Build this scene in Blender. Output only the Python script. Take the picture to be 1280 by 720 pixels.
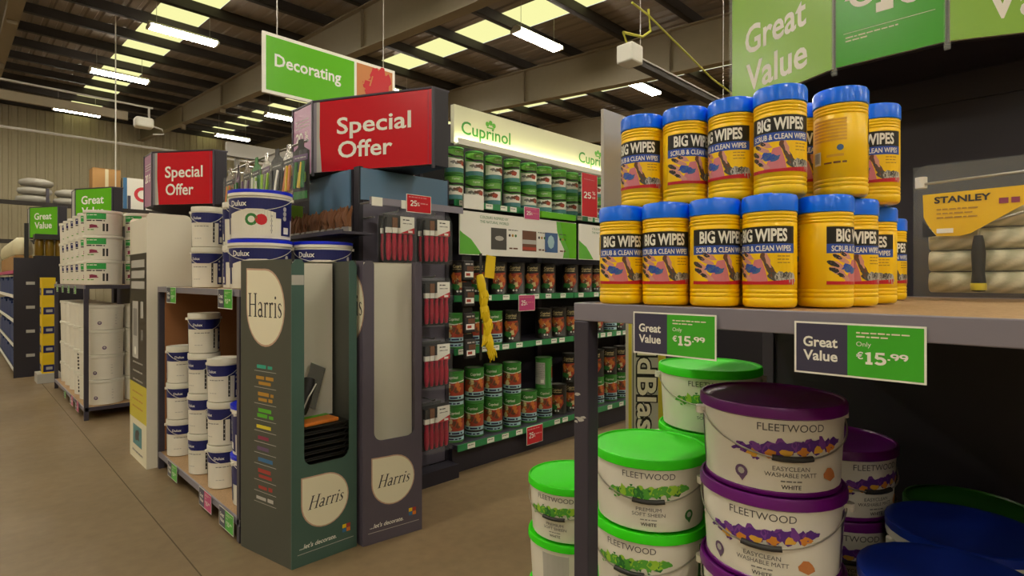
import bpy, math, random
from mathutils import Vector, Matrix

for o in list(bpy.data.objects):
    bpy.data.objects.remove(o, do_unlink=True)
scene = bpy.context.scene
COL = scene.collection
PI = math.pi

# ------------------------------------------------------------------ camera, world, exposure
EYE = 1.45
FOCAL = 695.0                       # in pixels of a 1280 x 720 frame
cam_data = bpy.data.cameras.new('camera')
cam_data.sensor_width = 36.0
cam_data.lens = FOCAL / 1280.0 * 36.0
cam_data.shift_y = -10.0 / 1280.0
cam_data.clip_start = 0.02
cam_data.clip_end = 200
camera = bpy.data.objects.new('camera', cam_data)
COL.objects.link(camera)
camera.location = (0, 0, EYE)
camera.rotation_euler = (math.radians(90), 0, math.radians(-45))
scene.camera = camera

world = bpy.data.worlds.new('world')
scene.world = world
world.use_nodes = True
world.node_tree.nodes['Background'].inputs[0].default_value = (0.75, 0.85, 1.0, 1)
world.node_tree.nodes['Background'].inputs[1].default_value = 1.0

vs = scene.view_settings
vs.view_transform = 'Standard'
vs.look = 'None'
vs.gamma = 1.0
vs.use_curve_mapping = False
vs.exposure = 0.45
LAMP_STRENGTH = 62.0
SKYLIGHT_STRENGTH = 0.8
LED_STRENGTH = 15.0

# ------------------------------------------------------------------ materials
def lin(h):
    h = h.lstrip('#')
    c = [int(h[i:i + 2], 16) / 255 for i in (0, 2, 4)]
    return tuple((x / 12.92 if x <= 0.04045 else ((x + 0.055) / 1.055) ** 2.4) for x in c) + (1.0,)

MATS = {}
def mat(name, col, rough=0.5, metal=0.0, var=0.0, scale=6.0, bump=0.0, bscale=None, alpha=1.0, spec=0.5, emit=None, estr=0.0):
    if name in MATS:
        return MATS[name]
    m = bpy.data.materials.new(name)
    m.use_nodes = True
    nt = m.node_tree
    b = nt.nodes['Principled BSDF']
    c = lin(col)
    b.inputs['Base Color'].default_value = c
    b.inputs['Roughness'].default_value = rough
    b.inputs['Metallic'].default_value = metal
    b.inputs['Specular IOR Level'].default_value = spec
    b.inputs['Alpha'].default_value = alpha
    if emit:
        b.inputs['Emission Color'].default_value = lin(emit)
        b.inputs['Emission Strength'].default_value = estr
    if var or bump:
        tc = nt.nodes.new('ShaderNodeTexCoord')
        nz = nt.nodes.new('ShaderNodeTexNoise')
        nz.inputs['Scale'].default_value = scale
        nz.inputs['Detail'].default_value = 4
        nt.links.new(tc.outputs['Object'], nz.inputs['Vector'])
        if var:
            mx = nt.nodes.new('ShaderNodeMix'); mx.data_type = 'RGBA'
            mx.inputs[6].default_value = tuple(x * (1 - var) for x in c[:3]) + (1,)
            mx.inputs[7].default_value = tuple(min(1, x * (1 + var)) for x in c[:3]) + (1,)
            nt.links.new(nz.outputs['Fac'], mx.inputs[0])
            nt.links.new(mx.outputs[2], b.inputs['Base Color'])
        if bump:
            bp = nt.nodes.new('ShaderNodeBump')
            bp.inputs['Strength'].default_value = bump
            bp.inputs['Distance'].default_value = 0.004
            src = nz
            if bscale:
                src = nt.nodes.new('ShaderNodeTexNoise'); src.inputs['Scale'].default_value = bscale
                nt.links.new(tc.outputs['Object'], src.inputs['Vector'])
            nt.links.new(src.outputs['Fac'], bp.inputs['Height'])
            nt.links.new(bp.outputs['Normal'], b.inputs['Normal'])
    MATS[name] = m
    return m

def emat(name, col, strength):
    m = bpy.data.materials.new(name); m.use_nodes = True
    nt = m.node_tree
    nt.nodes.remove(nt.nodes['Principled BSDF'])
    e = nt.nodes.new('ShaderNodeEmission')
    e.inputs[0].default_value = lin(col); e.inputs[1].default_value = strength
    nt.links.new(e.outputs[0], nt.nodes['Material Output'].inputs[0])
    MATS[name] = m
    return m

def concrete():
    m = bpy.data.materials.new('polished_concrete'); m.use_nodes = True
    nt = m.node_tree; b = nt.nodes['Principled BSDF']
    tc = nt.nodes.new('ShaderNodeTexCoord')
    n1 = nt.nodes.new('ShaderNodeTexNoise'); n1.inputs['Scale'].default_value = 0.55; n1.inputs['Detail'].default_value = 6
    n2 = nt.nodes.new('ShaderNodeTexNoise'); n2.inputs['Scale'].default_value = 14; n2.inputs['Detail'].default_value = 5
    n3 = nt.nodes.new('ShaderNodeTexNoise'); n3.inputs['Scale'].default_value = 2.6; n3.inputs['Detail'].default_value = 8; n3.inputs['Roughness'].default_value = 0.7
    for n in (n1, n2, n3): nt.links.new(tc.outputs['Object'], n.inputs['Vector'])
    r = nt.nodes.new('ShaderNodeValToRGB')
    r.color_ramp.elements[0].position = 0.32; r.color_ramp.elements[0].color = lin('#6f5c43')
    r.color_ramp.elements[1].position = 0.68; r.color_ramp.elements[1].color = lin('#8d785a')
    mx = nt.nodes.new('ShaderNodeMath'); mx.operation = 'ADD'
    m1 = nt.nodes.new('ShaderNodeMath'); m1.operation = 'MULTIPLY'; m1.inputs[1].default_value = 0.65
    m2 = nt.nodes.new('ShaderNodeMath'); m2.operation = 'MULTIPLY'; m2.inputs[1].default_value = 0.35
    nt.links.new(n1.outputs['Fac'], m1.inputs[0]); nt.links.new(n2.outputs['Fac'], m2.inputs[0])
    nt.links.new(m1.outputs[0], mx.inputs[0]); nt.links.new(m2.outputs[0], mx.inputs[1])
    nt.links.new(mx.outputs[0], r.inputs[0]); nt.links.new(r.outputs[0], b.inputs['Base Color'])
    rr = nt.nodes.new('ShaderNodeMapRange'); rr.inputs[3].default_value = 0.28; rr.inputs[4].default_value = 0.5
    nt.links.new(n3.outputs['Fac'], rr.inputs[0]); nt.links.new(rr.outputs[0], b.inputs['Roughness'])
    bp = nt.nodes.new('ShaderNodeBump'); bp.inputs['Strength'].default_value = 0.06; bp.inputs['Distance'].default_value = 0.01
    nt.links.new(n2.outputs['Fac'], bp.inputs['Height']); nt.links.new(bp.outputs[0], b.inputs['Normal'])
    MATS['concrete'] = m
    return m

def chipboard():
    m = bpy.data.materials.new('chipboard'); m.use_nodes = True
    nt = m.node_tree; b = nt.nodes['Principled BSDF']
    tc = nt.nodes.new('ShaderNodeTexCoord')
    v = nt.nodes.new('ShaderNodeTexVoronoi'); v.inputs['Scale'].default_value = 190
    n = nt.nodes.new('ShaderNodeTexNoise'); n.inputs['Scale'].default_value = 5
    nt.links.new(tc.outputs['Object'], v.inputs['Vector']); nt.links.new(tc.outputs['Object'], n.inputs['Vector'])
    r = nt.nodes.new('ShaderNodeValToRGB')
    r.color_ramp.elements[0].color = lin('#8a6a48'); r.color_ramp.elements[1].color = lin('#c2a078')
    mx = nt.nodes.new('ShaderNodeMix'); mx.data_type = 'FLOAT'; mx.inputs[0].default_value = 0.5
    nt.links.new(v.outputs['Color'], mx.inputs[2]); nt.links.new(n.outputs['Fac'], mx.inputs[3])
    nt.links.new(mx.outputs[0], r.inputs[0]); nt.links.new(r.outputs[0], b.inputs['Base Color'])
    b.inputs['Roughness'].default_value = 0.6
    MATS['chipboard'] = m
    return m

def fleece():
    m = bpy.data.materials.new('fleece'); m.use_nodes = True
    nt = m.node_tree; b = nt.nodes['Principled BSDF']
    tc = nt.nodes.new('ShaderNodeTexCoord')
    w = nt.nodes.new('ShaderNodeTexWave'); w.inputs['Scale'].default_value = 14; w.inputs['Distortion'].default_value = 3
    w.bands_direction = 'DIAGONAL'
    n = nt.nodes.new('ShaderNodeTexNoise'); n.inputs['Scale'].default_value = 160
    nt.links.new(tc.outputs['Object'], w.inputs['Vector']); nt.links.new(tc.outputs['Object'], n.inputs['Vector'])
    r = nt.nodes.new('ShaderNodeValToRGB')
    r.color_ramp.elements[0].color = lin('#aeac92'); r.color_ramp.elements[1].color = lin('#d2cfb6')
    nt.links.new(w.outputs['Fac'], r.inputs[0]); nt.links.new(r.outputs[0], b.inputs['Base Color'])
    b.inputs['Roughness'].default_value = 0.95
    bp = nt.nodes.new('ShaderNodeBump'); bp.inputs['Strength'].default_value = 0.6; bp.inputs['Distance'].default_value = 0.003
    nt.links.new(n.outputs['Fac'], bp.inputs['Height']); nt.links.new(bp.outputs[0], b.inputs['Normal'])
    MATS['fleece'] = m
    return m

concrete(); chipboard(); fleece()
for args in [
    ('steel_dark', '#423e4b', .42, .2, .06), ('steel_lip', '#8b8694', .38, .25, .05), ('panel_dark', '#231f2a', .5, 0, .08),
    ('rafter', '#7f735d', .6, 0, .07), ('purlin', '#2c2622', .7, 0, .1), ('roof_sheet', '#7a6f63', .65, 0, .06),
    ('wall_sheet', '#a99e82', .6, 0, .05), ('wall_plain', '#9c957f', .8, 0, .05),
    ('yellow_plastic', '#ffce00', .38, 0, .04), ('blue_lid', '#0070ff', .28, 0, 0), ('navy', '#1c2050', .4), ('black', '#14120f', .45),
    ('white', '#e9e6dc', .45), ('paper', '#f1efe6', .6), ('cream', '#e9e2c8', .55), ('red', '#c8202e', .35), ('pink', '#d87f86', .5),
    ('skin_pink', '#d99a8c', .5), ('sign_red', '#cc1426', .25), ('sign_purple', '#b988aa', .25), ('sign_pink', '#c9447e', .4),
    ('sign_green', '#62bb1a', .25), ('sign_dgreen', '#48a830', .25), ('sign_lime', '#8fbf48', .25), ('sign_slate', '#3f3d55', .4),
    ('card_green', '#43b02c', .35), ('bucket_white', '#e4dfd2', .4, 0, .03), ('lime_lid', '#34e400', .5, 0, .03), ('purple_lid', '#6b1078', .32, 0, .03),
    ('royal_blue', '#1226d8', .3), ('dark_green_lid', '#1e5a10', .35), ('lid_white', '#dedacd', .4), ('dulux_navy', '#141a60', .4),
    ('grey_text', '#5a5858', .6), ('charcoal', '#2e2c2c', .5), ('light_grey', '#b9b6b0', .5), ('mid_grey', '#85827e', .5),
    ('splash_purple', '#5a2a86', .5), ('splash_violet', '#7b3f9a', .5), ('splash_yellow', '#e2ac3c', .5), ('splash_orange', '#d98a30', .5),
    ('splash_green', '#57a83a', .5), ('splash_lime', '#9dcc3a', .5), ('splash_dark', '#2f7a35', .5), ('swatch_orange', '#c98048', .5),
    ('tin_green', '#3f8a38', .35), ('tin_black', '#23201c', .35), ('tin_leaf', '#6fb04a', .4), ('tin_red', '#b0442c', .45), ('tin_orange', '#d07a34', .45),
    ('tin_gold', '#d8c890', .45), ('tin_teal', '#4f8c92', .45), ('tin_blue', '#a9cdd6', .45), ('tin_brown', '#6e4630', .5), ('metal', '#b9b6ae', .3, .8),
    ('strip_green', '#2e8a52', .4), ('sand', '#cfc6a4', .5), ('led_board', '#e6e4c6', .5), ('logo_green', '#3e9434', .45), ('leaf_green', '#63b83a', .45),
    ('harris_grey', '#4d4f47', .45, 0, .04), ('harris_green', '#46625a', .42, 0, .05), ('harris_mauve', '#5a5360', .42, 0, .04), ('card_white', '#dcd6c6', .55, 0, .03),
    ('orange', '#d87a28', .45), ('glove_yellow', '#ecc80e', .5, 0, .08), ('bristle', '#7d5234', .7, 0, .25), ('handle_red', '#b01e3a', .3, 0, .05),
    ('brown_board', '#96643c', .65, 0, .1), ('cardboard', '#a9804c', .75, 0, .06), ('sack_grey', '#9a968c', .6, 0, .15), ('box_blue', '#1f3a74', .5, 0, .1),
    ('mould_yellow', '#cfc03a', .5), ('mould_grey', '#b7b4a4', .5), ('cable_yellow', '#c2c04a', .5), ('lamp_body', '#d8d6cc', .5), ('wire', '#a5a29a', .4, .6),
    ('hook_grey', '#625d6c', .5), ('blue_gloss', '#6485a4', .2), ('amber', '#8a6a18', .3), ('turquoise', '#34a890', .5), ('gold_text', '#b98a30', .5), ('green_text', '#58b02c', .5),
    ('yellow_text', '#d8c82c', .5), ('maroon', '#8e2f50', .5), ('plum', '#6a5074', .5), ('steel_blue', '#3a70a0', .5), ('brick_red', '#a83c34', .5), ('photo_dark', '#4c4a46', .5), ('photo_blue', '#44689c', .5),
    ('rubber', '#191717', .6), ('pallet_wood', '#8d7450', .8, 0, .2), ('stanley_yellow', '#f0c210', .4),
]:
    nm, hx, ro, me, va = (list(args) + [.5, 0, 0])[:5] if len(args) < 5 else args[:5]
    if len(args) == 3: me, va = 0, 0
    mat(nm, hx, ro, me, va)
mat('clear_plastic', '#e8eef0', .06, 0, alpha=.045, spec=1.0)
mat('acrylic', '#dfe6e2', .05, 0, alpha=.16, spec=.9)
mat('foil', '#c9c6c0', .22, .85, bump=.9, scale=30)
emat('lamp_glow', '#fff5e2', LAMP_STRENGTH)
emat('skylight_glow', '#f1efa6', SKYLIGHT_STRENGTH)
emat('led_glow', '#fdffc4', LED_STRENGTH)

# ------------------------------------------------------------------ mesh helpers
class MB:
    def __init__(s):
        s.v, s.f, s.m = [], [], []
    def add(s, vs_, fs, m=0):
        k = len(s.v); s.v += [tuple(p) for p in vs_]
        for f in fs:
            s.f.append([i + k for i in f]); s.m.append(m)
        return s
    def box(s, x0, y0, z0, x1, y1, z1, m=0):
        return s.add([(x0, y0, z0), (x1, y0, z0), (x1, y1, z0), (x0, y1, z0), (x0, y0, z1), (x1, y0, z1), (x1, y1, z1), (x0, y1, z1)],
                     [(0, 3, 2, 1), (4, 5, 6, 7), (0, 1, 5, 4), (1, 2, 6, 5), (2, 3, 7, 6), (3, 0, 4, 7)], m)
    def lathe(s, prof, n=24, m=0, c=(0, 0, 0), sx=1, sy=1):
        vs_, fs = [], []
        for r, z in prof:
            for i in range(n):
                a = 2 * PI * i / n
                vs_.append((c[0] + sx * r * math.sin(a), c[1] - sy * r * math.cos(a), c[2] + z))
        for j in range(len(prof) - 1):
            for i in range(n):
                i2 = (i + 1) % n
                fs.append((j * n + i, j * n + i2, (j + 1) * n + i2, (j + 1) * n + i))
        if prof[0][0] > 1e-6: fs.append(tuple(range(n - 1, -1, -1)))
        if prof[-1][0] > 1e-6: fs.append(tuple((len(prof) - 1) * n + i for i in range(n)))
        return s.add(vs_, fs, m)
    def tube(s, pts, r, n=6, m=0):
        pts = [Vector(p) for p in pts]
        vs_, fs = [], []
        for i, p in enumerate(pts):
            t = (pts[min(i + 1, len(pts) - 1)] - pts[max(i - 1, 0)])
            t = t.normalized() if t.length else Vector((0, 0, 1))
            a = t.cross(Vector((0, 0, 1)))
            if a.length < 1e-3: a = t.cross(Vector((1, 0, 0)))
            a.normalize(); b = a.cross(t)
            rr = r[i] if isinstance(r, (list, tuple)) else r
            for k in range(n):
                q = 2 * PI * k / n
                vs_.append(p + a * (rr * math.cos(q)) + b * (rr * math.sin(q)))
        L = len(pts)
        for i in range(L - 1):
            for k in range(n):
                k2 = (k + 1) % n
                fs.append((i * n + k, (i + 1) * n + k, (i + 1) * n + k2, i * n + k2))
        fs.append(tuple(range(n))); fs.append(tuple((L - 1) * n + k for k in range(n - 1, -1, -1)))
        return s.add(vs_, fs, m)
    def prism(s, poly, z0, z1, m=0):          # poly in xy, counter-clockwise
        n = len(poly)
        return s.add([(x, y, z0) for x, y in poly] + [(x, y, z1) for x, y in poly],
                     [tuple(range(n - 1, -1, -1)), tuple(range(n, 2 * n))] + [(i, (i + 1) % n, n + (i + 1) % n, n + i) for i in range(n)], m)
    def prism_y(s, poly, y0, y1, m=0):        # poly in xz, counter-clockwise seen from -y
        n = len(poly)
        return s.add([(x, y0, z) for x, z in poly] + [(x, y1, z) for x, z in poly],
                     [tuple(range(n)), tuple(range(2 * n - 1, n - 1, -1))] + [(i, n + i, n + (i + 1) % n, (i + 1) % n) for i in range(n)], m)
    def prism_x(s, poly, x0, x1, m=0):        # poly in yz
        n = len(poly)
        return s.add([(x0, y, z) for y, z in poly] + [(x1, y, z) for y, z in poly],
                     [tuple(range(n - 1, -1, -1)), tuple(range(n, 2 * n))] + [(i, (i + 1) % n, n + (i + 1) % n, n + i) for i in range(n)], m)
    def move(s, dx=0, dy=0, dz=0, rz=0):
        c, q = math.cos(rz), math.sin(rz)
        s.v = [(x * c - y * q + dx, x * q + y * c + dy, z + dz) for x, y, z in s.v]
        return s
    def build(s, name, mats, parent=None, smooth=None, bevel=0, loc=None, rz=0):
        me = bpy.data.meshes.new(name)
        me.from_pydata(s.v, [], s.f)
        if isinstance(mats, str): mats = [mats]
        for x in mats: me.materials.append(MATS[x])
        me.polygons.foreach_set('material_index', s.m)
        if smooth is not None:
            me.polygons.foreach_set('use_smooth', [True] * len(me.polygons))
            me.set_sharp_from_angle(angle=math.radians(smooth))
        me.update()
        o = bpy.data.objects.new(name, me)
        COL.objects.link(o)
        if parent: o.parent = parent
        if loc: o.location = loc
        if rz: o.rotation_euler[2] = rz
        if bevel:
            b = o.modifiers.new('edge', 'BEVEL'); b.width = bevel; b.segments = 2; b.limit_method = 'ANGLE'
        return o

_tc = {}
_dg = None
def text_mesh(body, bold=0.0):
    key = (body, bold)
    if key in _tc: return _tc[key]
    c = bpy.data.curves.new('lettering_source', 'FONT')
    c.body = body; c.size = 1; c.resolution_u = 2 if 'g' in body else 3; c.offset = bold
    c.fill_mode = 'FRONT'
    ob = bpy.data.objects.new('lettering_source', c)
    COL.objects.link(ob)
    dg = bpy.context.evaluated_depsgraph_get()
    me = bpy.data.meshes.new_from_object(ob.evaluated_get(dg))
    vs_ = [(v.co.x, v.co.y) for v in me.vertices]
    fs = [list(p.vertices) for p in me.polygons]
    out = []
    for f in fs:
        a = sum(vs_[f[i]][0] * vs_[f[(i + 1) % len(f)]][1] - vs_[f[(i + 1) % len(f)]][0] * vs_[f[i]][1] for i in range(len(f)))
        out.append(f if a > 0 else f[::-1])
    bpy.data.objects.remove(ob, do_unlink=True); bpy.data.curves.remove(c); bpy.data.meshes.remove(me)
    xs = [v[0] for v in vs_] or [0]
    _tc[key] = (vs_, out, min(xs), max(xs))
    return _tc[key]
CAP = None
def cap_height():
    global CAP
    if CAP is None:
        CAP = max(v[1] for v in text_mesh('H')[0])
    return CAP

class Print:
    """Flat print in label coordinates (s across, t up), laid on a flat face or round a tub."""
    def __init__(s, mats, seg=1e9):
        s.mats = mats; s.items = []; s.seg = seg
    def mi(s, m):
        if m not in s.mats: s.mats.append(m)
        return s.mats.index(m)
    def rect(s, x0, y0, x1, y1, m, l=1):
        n = max(1, math.ceil((x1 - x0) / s.seg))
        xs = [x0 + (x1 - x0) * i / n for i in range(n + 1)]
        s.items.append(([(x, y0) for x in xs] + [(x, y1) for x in xs], [(i, i + 1, n + 2 + i, n + 1 + i) for i in range(n)], s.mi(m), l)); return s
    def cut(s, pts, fs):
        # split faces into upright strips so that they follow a round surface
        if s.seg > 1: return pts, fs
        xs = [p[0] for p in pts]
        if max(xs) - min(xs) <= s.seg: return pts, fs
        out, of = [], []
        def half(poly, x, sg):
            r = []
            for i in range(len(poly)):
                a, b = poly[i], poly[(i + 1) % len(poly)]
                da, db = sg * (a[0] - x), sg * (b[0] - x)
                if da >= 0: r.append(a)
                if da * db < 0:
                    k = da / (da - db); r.append((x, a[1] + (b[1] - a[1]) * k))
            return r
        for f in fs:
            poly = [pts[i] for i in f]
            x0 = min(p[0] for p in poly); x1 = max(p[0] for p in poly)
            n = max(1, math.ceil((x1 - x0) / s.seg))
            for k in range(n):
                q = half(half(poly, x0 + (x1 - x0) * k / n, 1), x0 + (x1 - x0) * (k + 1) / n, -1)
                if len(q) >= 3:
                    of.append(tuple(range(len(out), len(out) + len(q)))); out += q
        return out, of
    def digits(s, body, x, y, size, m, l=2, align='L', w=None, wt=.17):
        """Lining figures drawn as strokes (cap height = size)."""
        def arc(ox, oy, rx, ry, a0, a1, n=12): return [(ox + rx * math.cos(math.radians(a0 + (a1 - a0) * i / n)), oy + ry * math.sin(math.radians(a0 + (a1 - a0) * i / n))) for i in range(n + 1)]
        h = wt / 2
        G = {'0': [arc(.34, .5, .26, .5 - h, 0, 360, 20)], '1': [[(.12, .8), (.3, 1 - h * .4), (.3, 0)], [(.1, h), (.5, h)]],
             '2': [arc(.33, .68, .24, .32 - h, 165, -30, 12) + [(.1, h)], [(.06, h), (.62, h)]],
             '5': [[(.58, 1 - h), (.16, 1 - h), (.14, .55)] + arc(.32, .33, .26, .33 - h, 120, -150, 12)],
             '9': [arc(.33, .68, .25, .32 - h, 0, 360, 16), arc(.28, .62, .3, .62 - h, 5, -75, 8)], '.': [[(.1, 0), (.1, wt)]]}
        adv = {'1': .58, '.': .22}
        tot = sum(adv.get(c, .7) for c in body)
        kx = (w / tot) if w else size
        cx = x - {'L': 0, 'C': .5, 'R': 1}[align] * tot * kx
        for ch in body:
            for j, path in enumerate(G[ch]):
                Pp = [Vector(p) for p in path]; n = len(Pp); L, Rr = [], []
                for i in range(n):
                    d = (Pp[min(i + 1, n - 1)] - Pp[max(i - 1, 0)]).normalized(); nn = Vector((-d.y, d.x)) * h
                    L.append(Pp[i] + nn); Rr.append(Pp[i] - nn)
                f = lambda p: (cx + p.x * kx, y + p.y * size)
                for i in range(n - 1):
                    s.poly([f(Rr[i]), f(Rr[i + 1]), f(L[i + 1]), f(L[i])], m, l + .15 * j)
            cx += adv.get(ch, .7) * kx
        return s
    def poly(s, pts, m, l=1):
        s.items.append((*s.cut(list(pts), [tuple(range(len(pts)))]), s.mi(m), l)); return s
    def disc(s, cx, cy, r, m, l=1, n=20, ry=None):
        ry = ry or r
        return s.poly([(cx + r * math.cos(2 * PI * i / n), cy + ry * math.sin(2 * PI * i / n)) for i in range(n)], m, l)
    def blob(s, cx, cy, rx, ry, m, l=1, rnd=None, n=11, rough=.35, tilt=0):
        rnd = rnd or random
        pts = []
        for i in range(n):
            a = 2 * PI * i / n; k = 1 + rnd.uniform(-rough, rough)
            x, y = rx * k * math.cos(a), ry * k * math.sin(a)
            pts.append((cx + x * math.cos(tilt) - y * math.sin(tilt), cy + x * math.sin(tilt) + y * math.cos(tilt)))
        s.items.append((*s.cut(pts + [(cx, cy)], [(i, (i + 1) % n, n) for i in range(n)]), s.mi(m), l)); return s
    def text(s, body, x, y, size, m, l=2, align='C', w=None, bold=0.0, shear=0.0, rot=0.0):
        vs_, fs, a, b = text_mesh(body, bold)
        k = size / cap_height(); kx = k
        if w: kx = w / (b - a)
        W = (b - a) * kx
        off = {'C': -W / 2, 'L': 0, 'R': -W}[align]
        c, q = math.cos(rot), math.sin(rot)
        pts = []
        for px, py in vs_:
            u = (px - a) * kx + off + shear * py * k; v = py * k
            pts.append((x + u * c - v * q, y + u * q + v * c))
        s.items.append((pts, [tuple(f) for f in fs], s.mi(m), l)); return s
    def words(s, x0, x1, y, h, m, l=2, rnd=None, fill=.8):
        rnd = rnd or random
        x = x0
        while x < x1 - h:
            w = min(rnd.uniform(2.0, 6.0) * h * fill, x1 - x)
            s.rect(x, y, x + w, y + h * rnd.uniform(.8, 1.0), m, l); x += w + h * .7
        return s
    def splash(s, cx, cy, w, h, mats_, seed, l=2):
        rnd = random.Random(seed)
        n = 30
        for i in range(n):
            t = i / (n - 1) - .5
            env = (1 - (2 * t) ** 2) ** .5 * .75 + .25
            yy = cy + t * h * .45 + math.sin(i * 1.7) * .1 * h * env
            s.blob(cx + t * w * .95, yy, w * rnd.uniform(.035, .07), h * env * rnd.uniform(.25, .42), mats_[(0, 0, 1, 0, 2, 1, 0)[i % 7] % len(mats_)], l + (i % 6) * .2, rnd, rough=.3, tilt=rnd.uniform(.1, .5))
        for i in range(9):
            t = rnd.uniform(-.5, .48)
            s.blob(cx + t * w, cy + rnd.uniform(-.5, .45) * h + t * h * .45, w * .02, h * .07, mats_[rnd.randrange(len(mats_))], l + 1.3, rnd, rough=.4)
        return s
    def to_mb(s, fn, eps=.0006):
        mb = MB()
        for pts, fs, m, l in s.items:
            mb.add([fn(x, y, l * eps) for x, y in pts], fs, m)
        return mb
    def flat(s, name, parent, eps=.0006, y=0.0, **k):
        return s.to_mb(lambda x, t, e: (x, y - e, t), eps).build(name, s.mats, parent, **k)
    def round(s, name, parent, rfun, r0, eps=.0006, **k):
        return s.to_mb(lambda x, t, e: ((rfun(t) + e) * math.sin(x / r0), -(rfun(t) + e) * math.cos(x / r0), t), eps).build(name, s.mats, parent, **k)

def tag(o, label, cat, group=None, kind=None):
    o['label'] = label; o['category'] = cat
    if group: o['group'] = group
    if kind: o['kind'] = kind
    return o
def thing(name, label, cat, loc=(0, 0, 0), rz=0, group=None):
    o = bpy.data.objects.new(name, None)
    o.empty_display_size = .05
    COL.objects.link(o)
    o.location = loc; o.rotation_euler = (0, 0, rz)
    return tag(o, label, cat, group)
def structure(o):
    o['kind'] = 'structure'; return o
def clone(root, parent=None):
    c = root.copy(); COL.objects.link(c)
    if parent: c.parent = parent
    for ch in root.children: clone(ch, c)
    return c
class Kind:
    def __init__(s, fn): s.fn = fn; s.p = None
    def put(s, loc, rz, label, group=None):
        if s.p is None:
            s.p = o = s.fn()
        else:
            o = clone(s.p)
        o.location = loc; o.rotation_euler = (0, 0, rz)
        o['label'] = label
        if group: o['group'] = group
        return o
def face(x, y, off=0.0):                      # turn a thing's front (-y) towards the aisle's standing point
    return -math.atan2(x, y) + off
ORD = ['first', 'second', 'third', 'fourth', 'fifth', 'sixth', 'seventh', 'eighth', 'ninth', 'tenth', 'eleventh', 'twelfth']

# ------------------------------------------------------------------ the building
X0, X1, Y0, Y1 = -12.0, 40.0, -11.0, 35.0
PITCH = .066
def roof_z(y): return 7.46 + PITCH * y

structure(MB().box(X0, Y0, -.1, X1, Y1, 0).build('floor', 'concrete'))
mat('seam', '#54462f', .8)
mbj = MB()
flo = bpy.data.objects['floor']
for xx in (-4.4, 1.6 - .75, 7.0, 13.0): mbj.box(xx - .003, Y0, -.001, xx + .003, Y1, .0008)
for yy in (-4, 12.6, 19): mbj.box(X0, yy - .004, -.001, X1, yy + .004, .0006)
mbj.build('joint', 'seam', flo)

def ribbed(a0, a1, pitch, depth):             # trapezoid profile along one axis
    pts = []; a = a0
    while a < a1:
        pts += [(a, 0), (a + pitch * .55, 0), (a + pitch * .65, depth), (a + pitch * .9, depth)]
        a += pitch
    pts.append((a1, 0))
    return pts
def ribbed_wall(name, along, a0, a1, at, z0, z1, sign, m):
    pr = ribbed(a0, a1, .33, .04 * sign)
    vs_, n = [], len(pr)
    for z in (z0, z1):
        for a, d in pr:
            vs_.append((a, at + d, z) if along == 'x' else (at + d, a, z))
    structure(MB().add(vs_, [(i, i + 1, n + i + 1, n + i) for i in range(n - 1)]).build(name, m))
ribbed_wall('wall_back', 'x', X0, X1, Y1, 0, roof_z(Y1), -1, 'wall_sheet')
ribbed_wall('wall_front', 'x', X0, X1, Y0, 0, roof_z(Y0), 1, 'wall_sheet')
def side_wall(name, x):
    structure(MB().prism_x([(Y0, 0), (Y1, 0), (Y1, roof_z(Y1)), (Y0, roof_z(Y0))], x - .1, x + .1).build(name, 'wall_sheet'))
side_wall('wall_left', X0); side_wall('wall_right', X1)

SKY = [(-8.1, -6.9), (-2.3, -1.1), (3.65, 4.85), (9.5, 10.7), (15.3, 16.5), (21.1, 22.3), (27, 28.2), (33, 34.2)]
edges = [X0] + [e for p in SKY for e in p] + [X1]
ceil_mb = MB()
for i in range(0, len(edges), 2):
    pr = ribbed(edges[i], edges[i + 1], .33, .035)
    n = len(pr)
    vs_ = [(a, Y0, roof_z(Y0) + d) for a, d in pr] + [(a, Y1, roof_z(Y1) + d) for a, d in pr]
    ceil_mb.add(vs_, [(i_, n + i_, n + i_ + 1, i_ + 1) for i_ in range(n - 1)])
ceiling = structure(ceil_mb.build('ceiling', 'roof_sheet'))
PURLINS = [-10.3 + 1.85 * i for i in range(25)]
pm = MB().box(X0, -.035, -.25, X1, .035, -.005).box(X0, -.035, -.25, X1, .11, -.235)
p0 = None
for y in PURLINS:
    if p0 is None: o = p0 = pm.build('purlin', 'purlin', ceiling)
    else:
        o = p0.copy(); COL.objects.link(o); o.parent = ceiling
    o.location = (0, y, roof_z(y))
sk0 = None
for a, b in SKY:
    for i in range(len(PURLINS)):
        y = PURLINS[i]
        if sk0 is None:
            L = 1.85
            o = sk0 = MB().add([(0, 0, 0), (1.2, 0, 0), (1.2, L, L * PITCH), (0, L, L * PITCH), (0, 0, .03), (1.2, 0, .03), (1.2, L, L * PITCH + .03), (0, L, L * PITCH + .03)],
                               [(0, 3, 2, 1), (4, 5, 6, 7), (0, 1, 5, 4), (2, 3, 7, 6)]).build('skylight_panel', 'skylight_glow', ceiling)
        else:
            o = sk0.copy(); COL.objects.link(o); o.parent = ceiling
        o.location = (a, y, roof_z(y) + .005)
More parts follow.
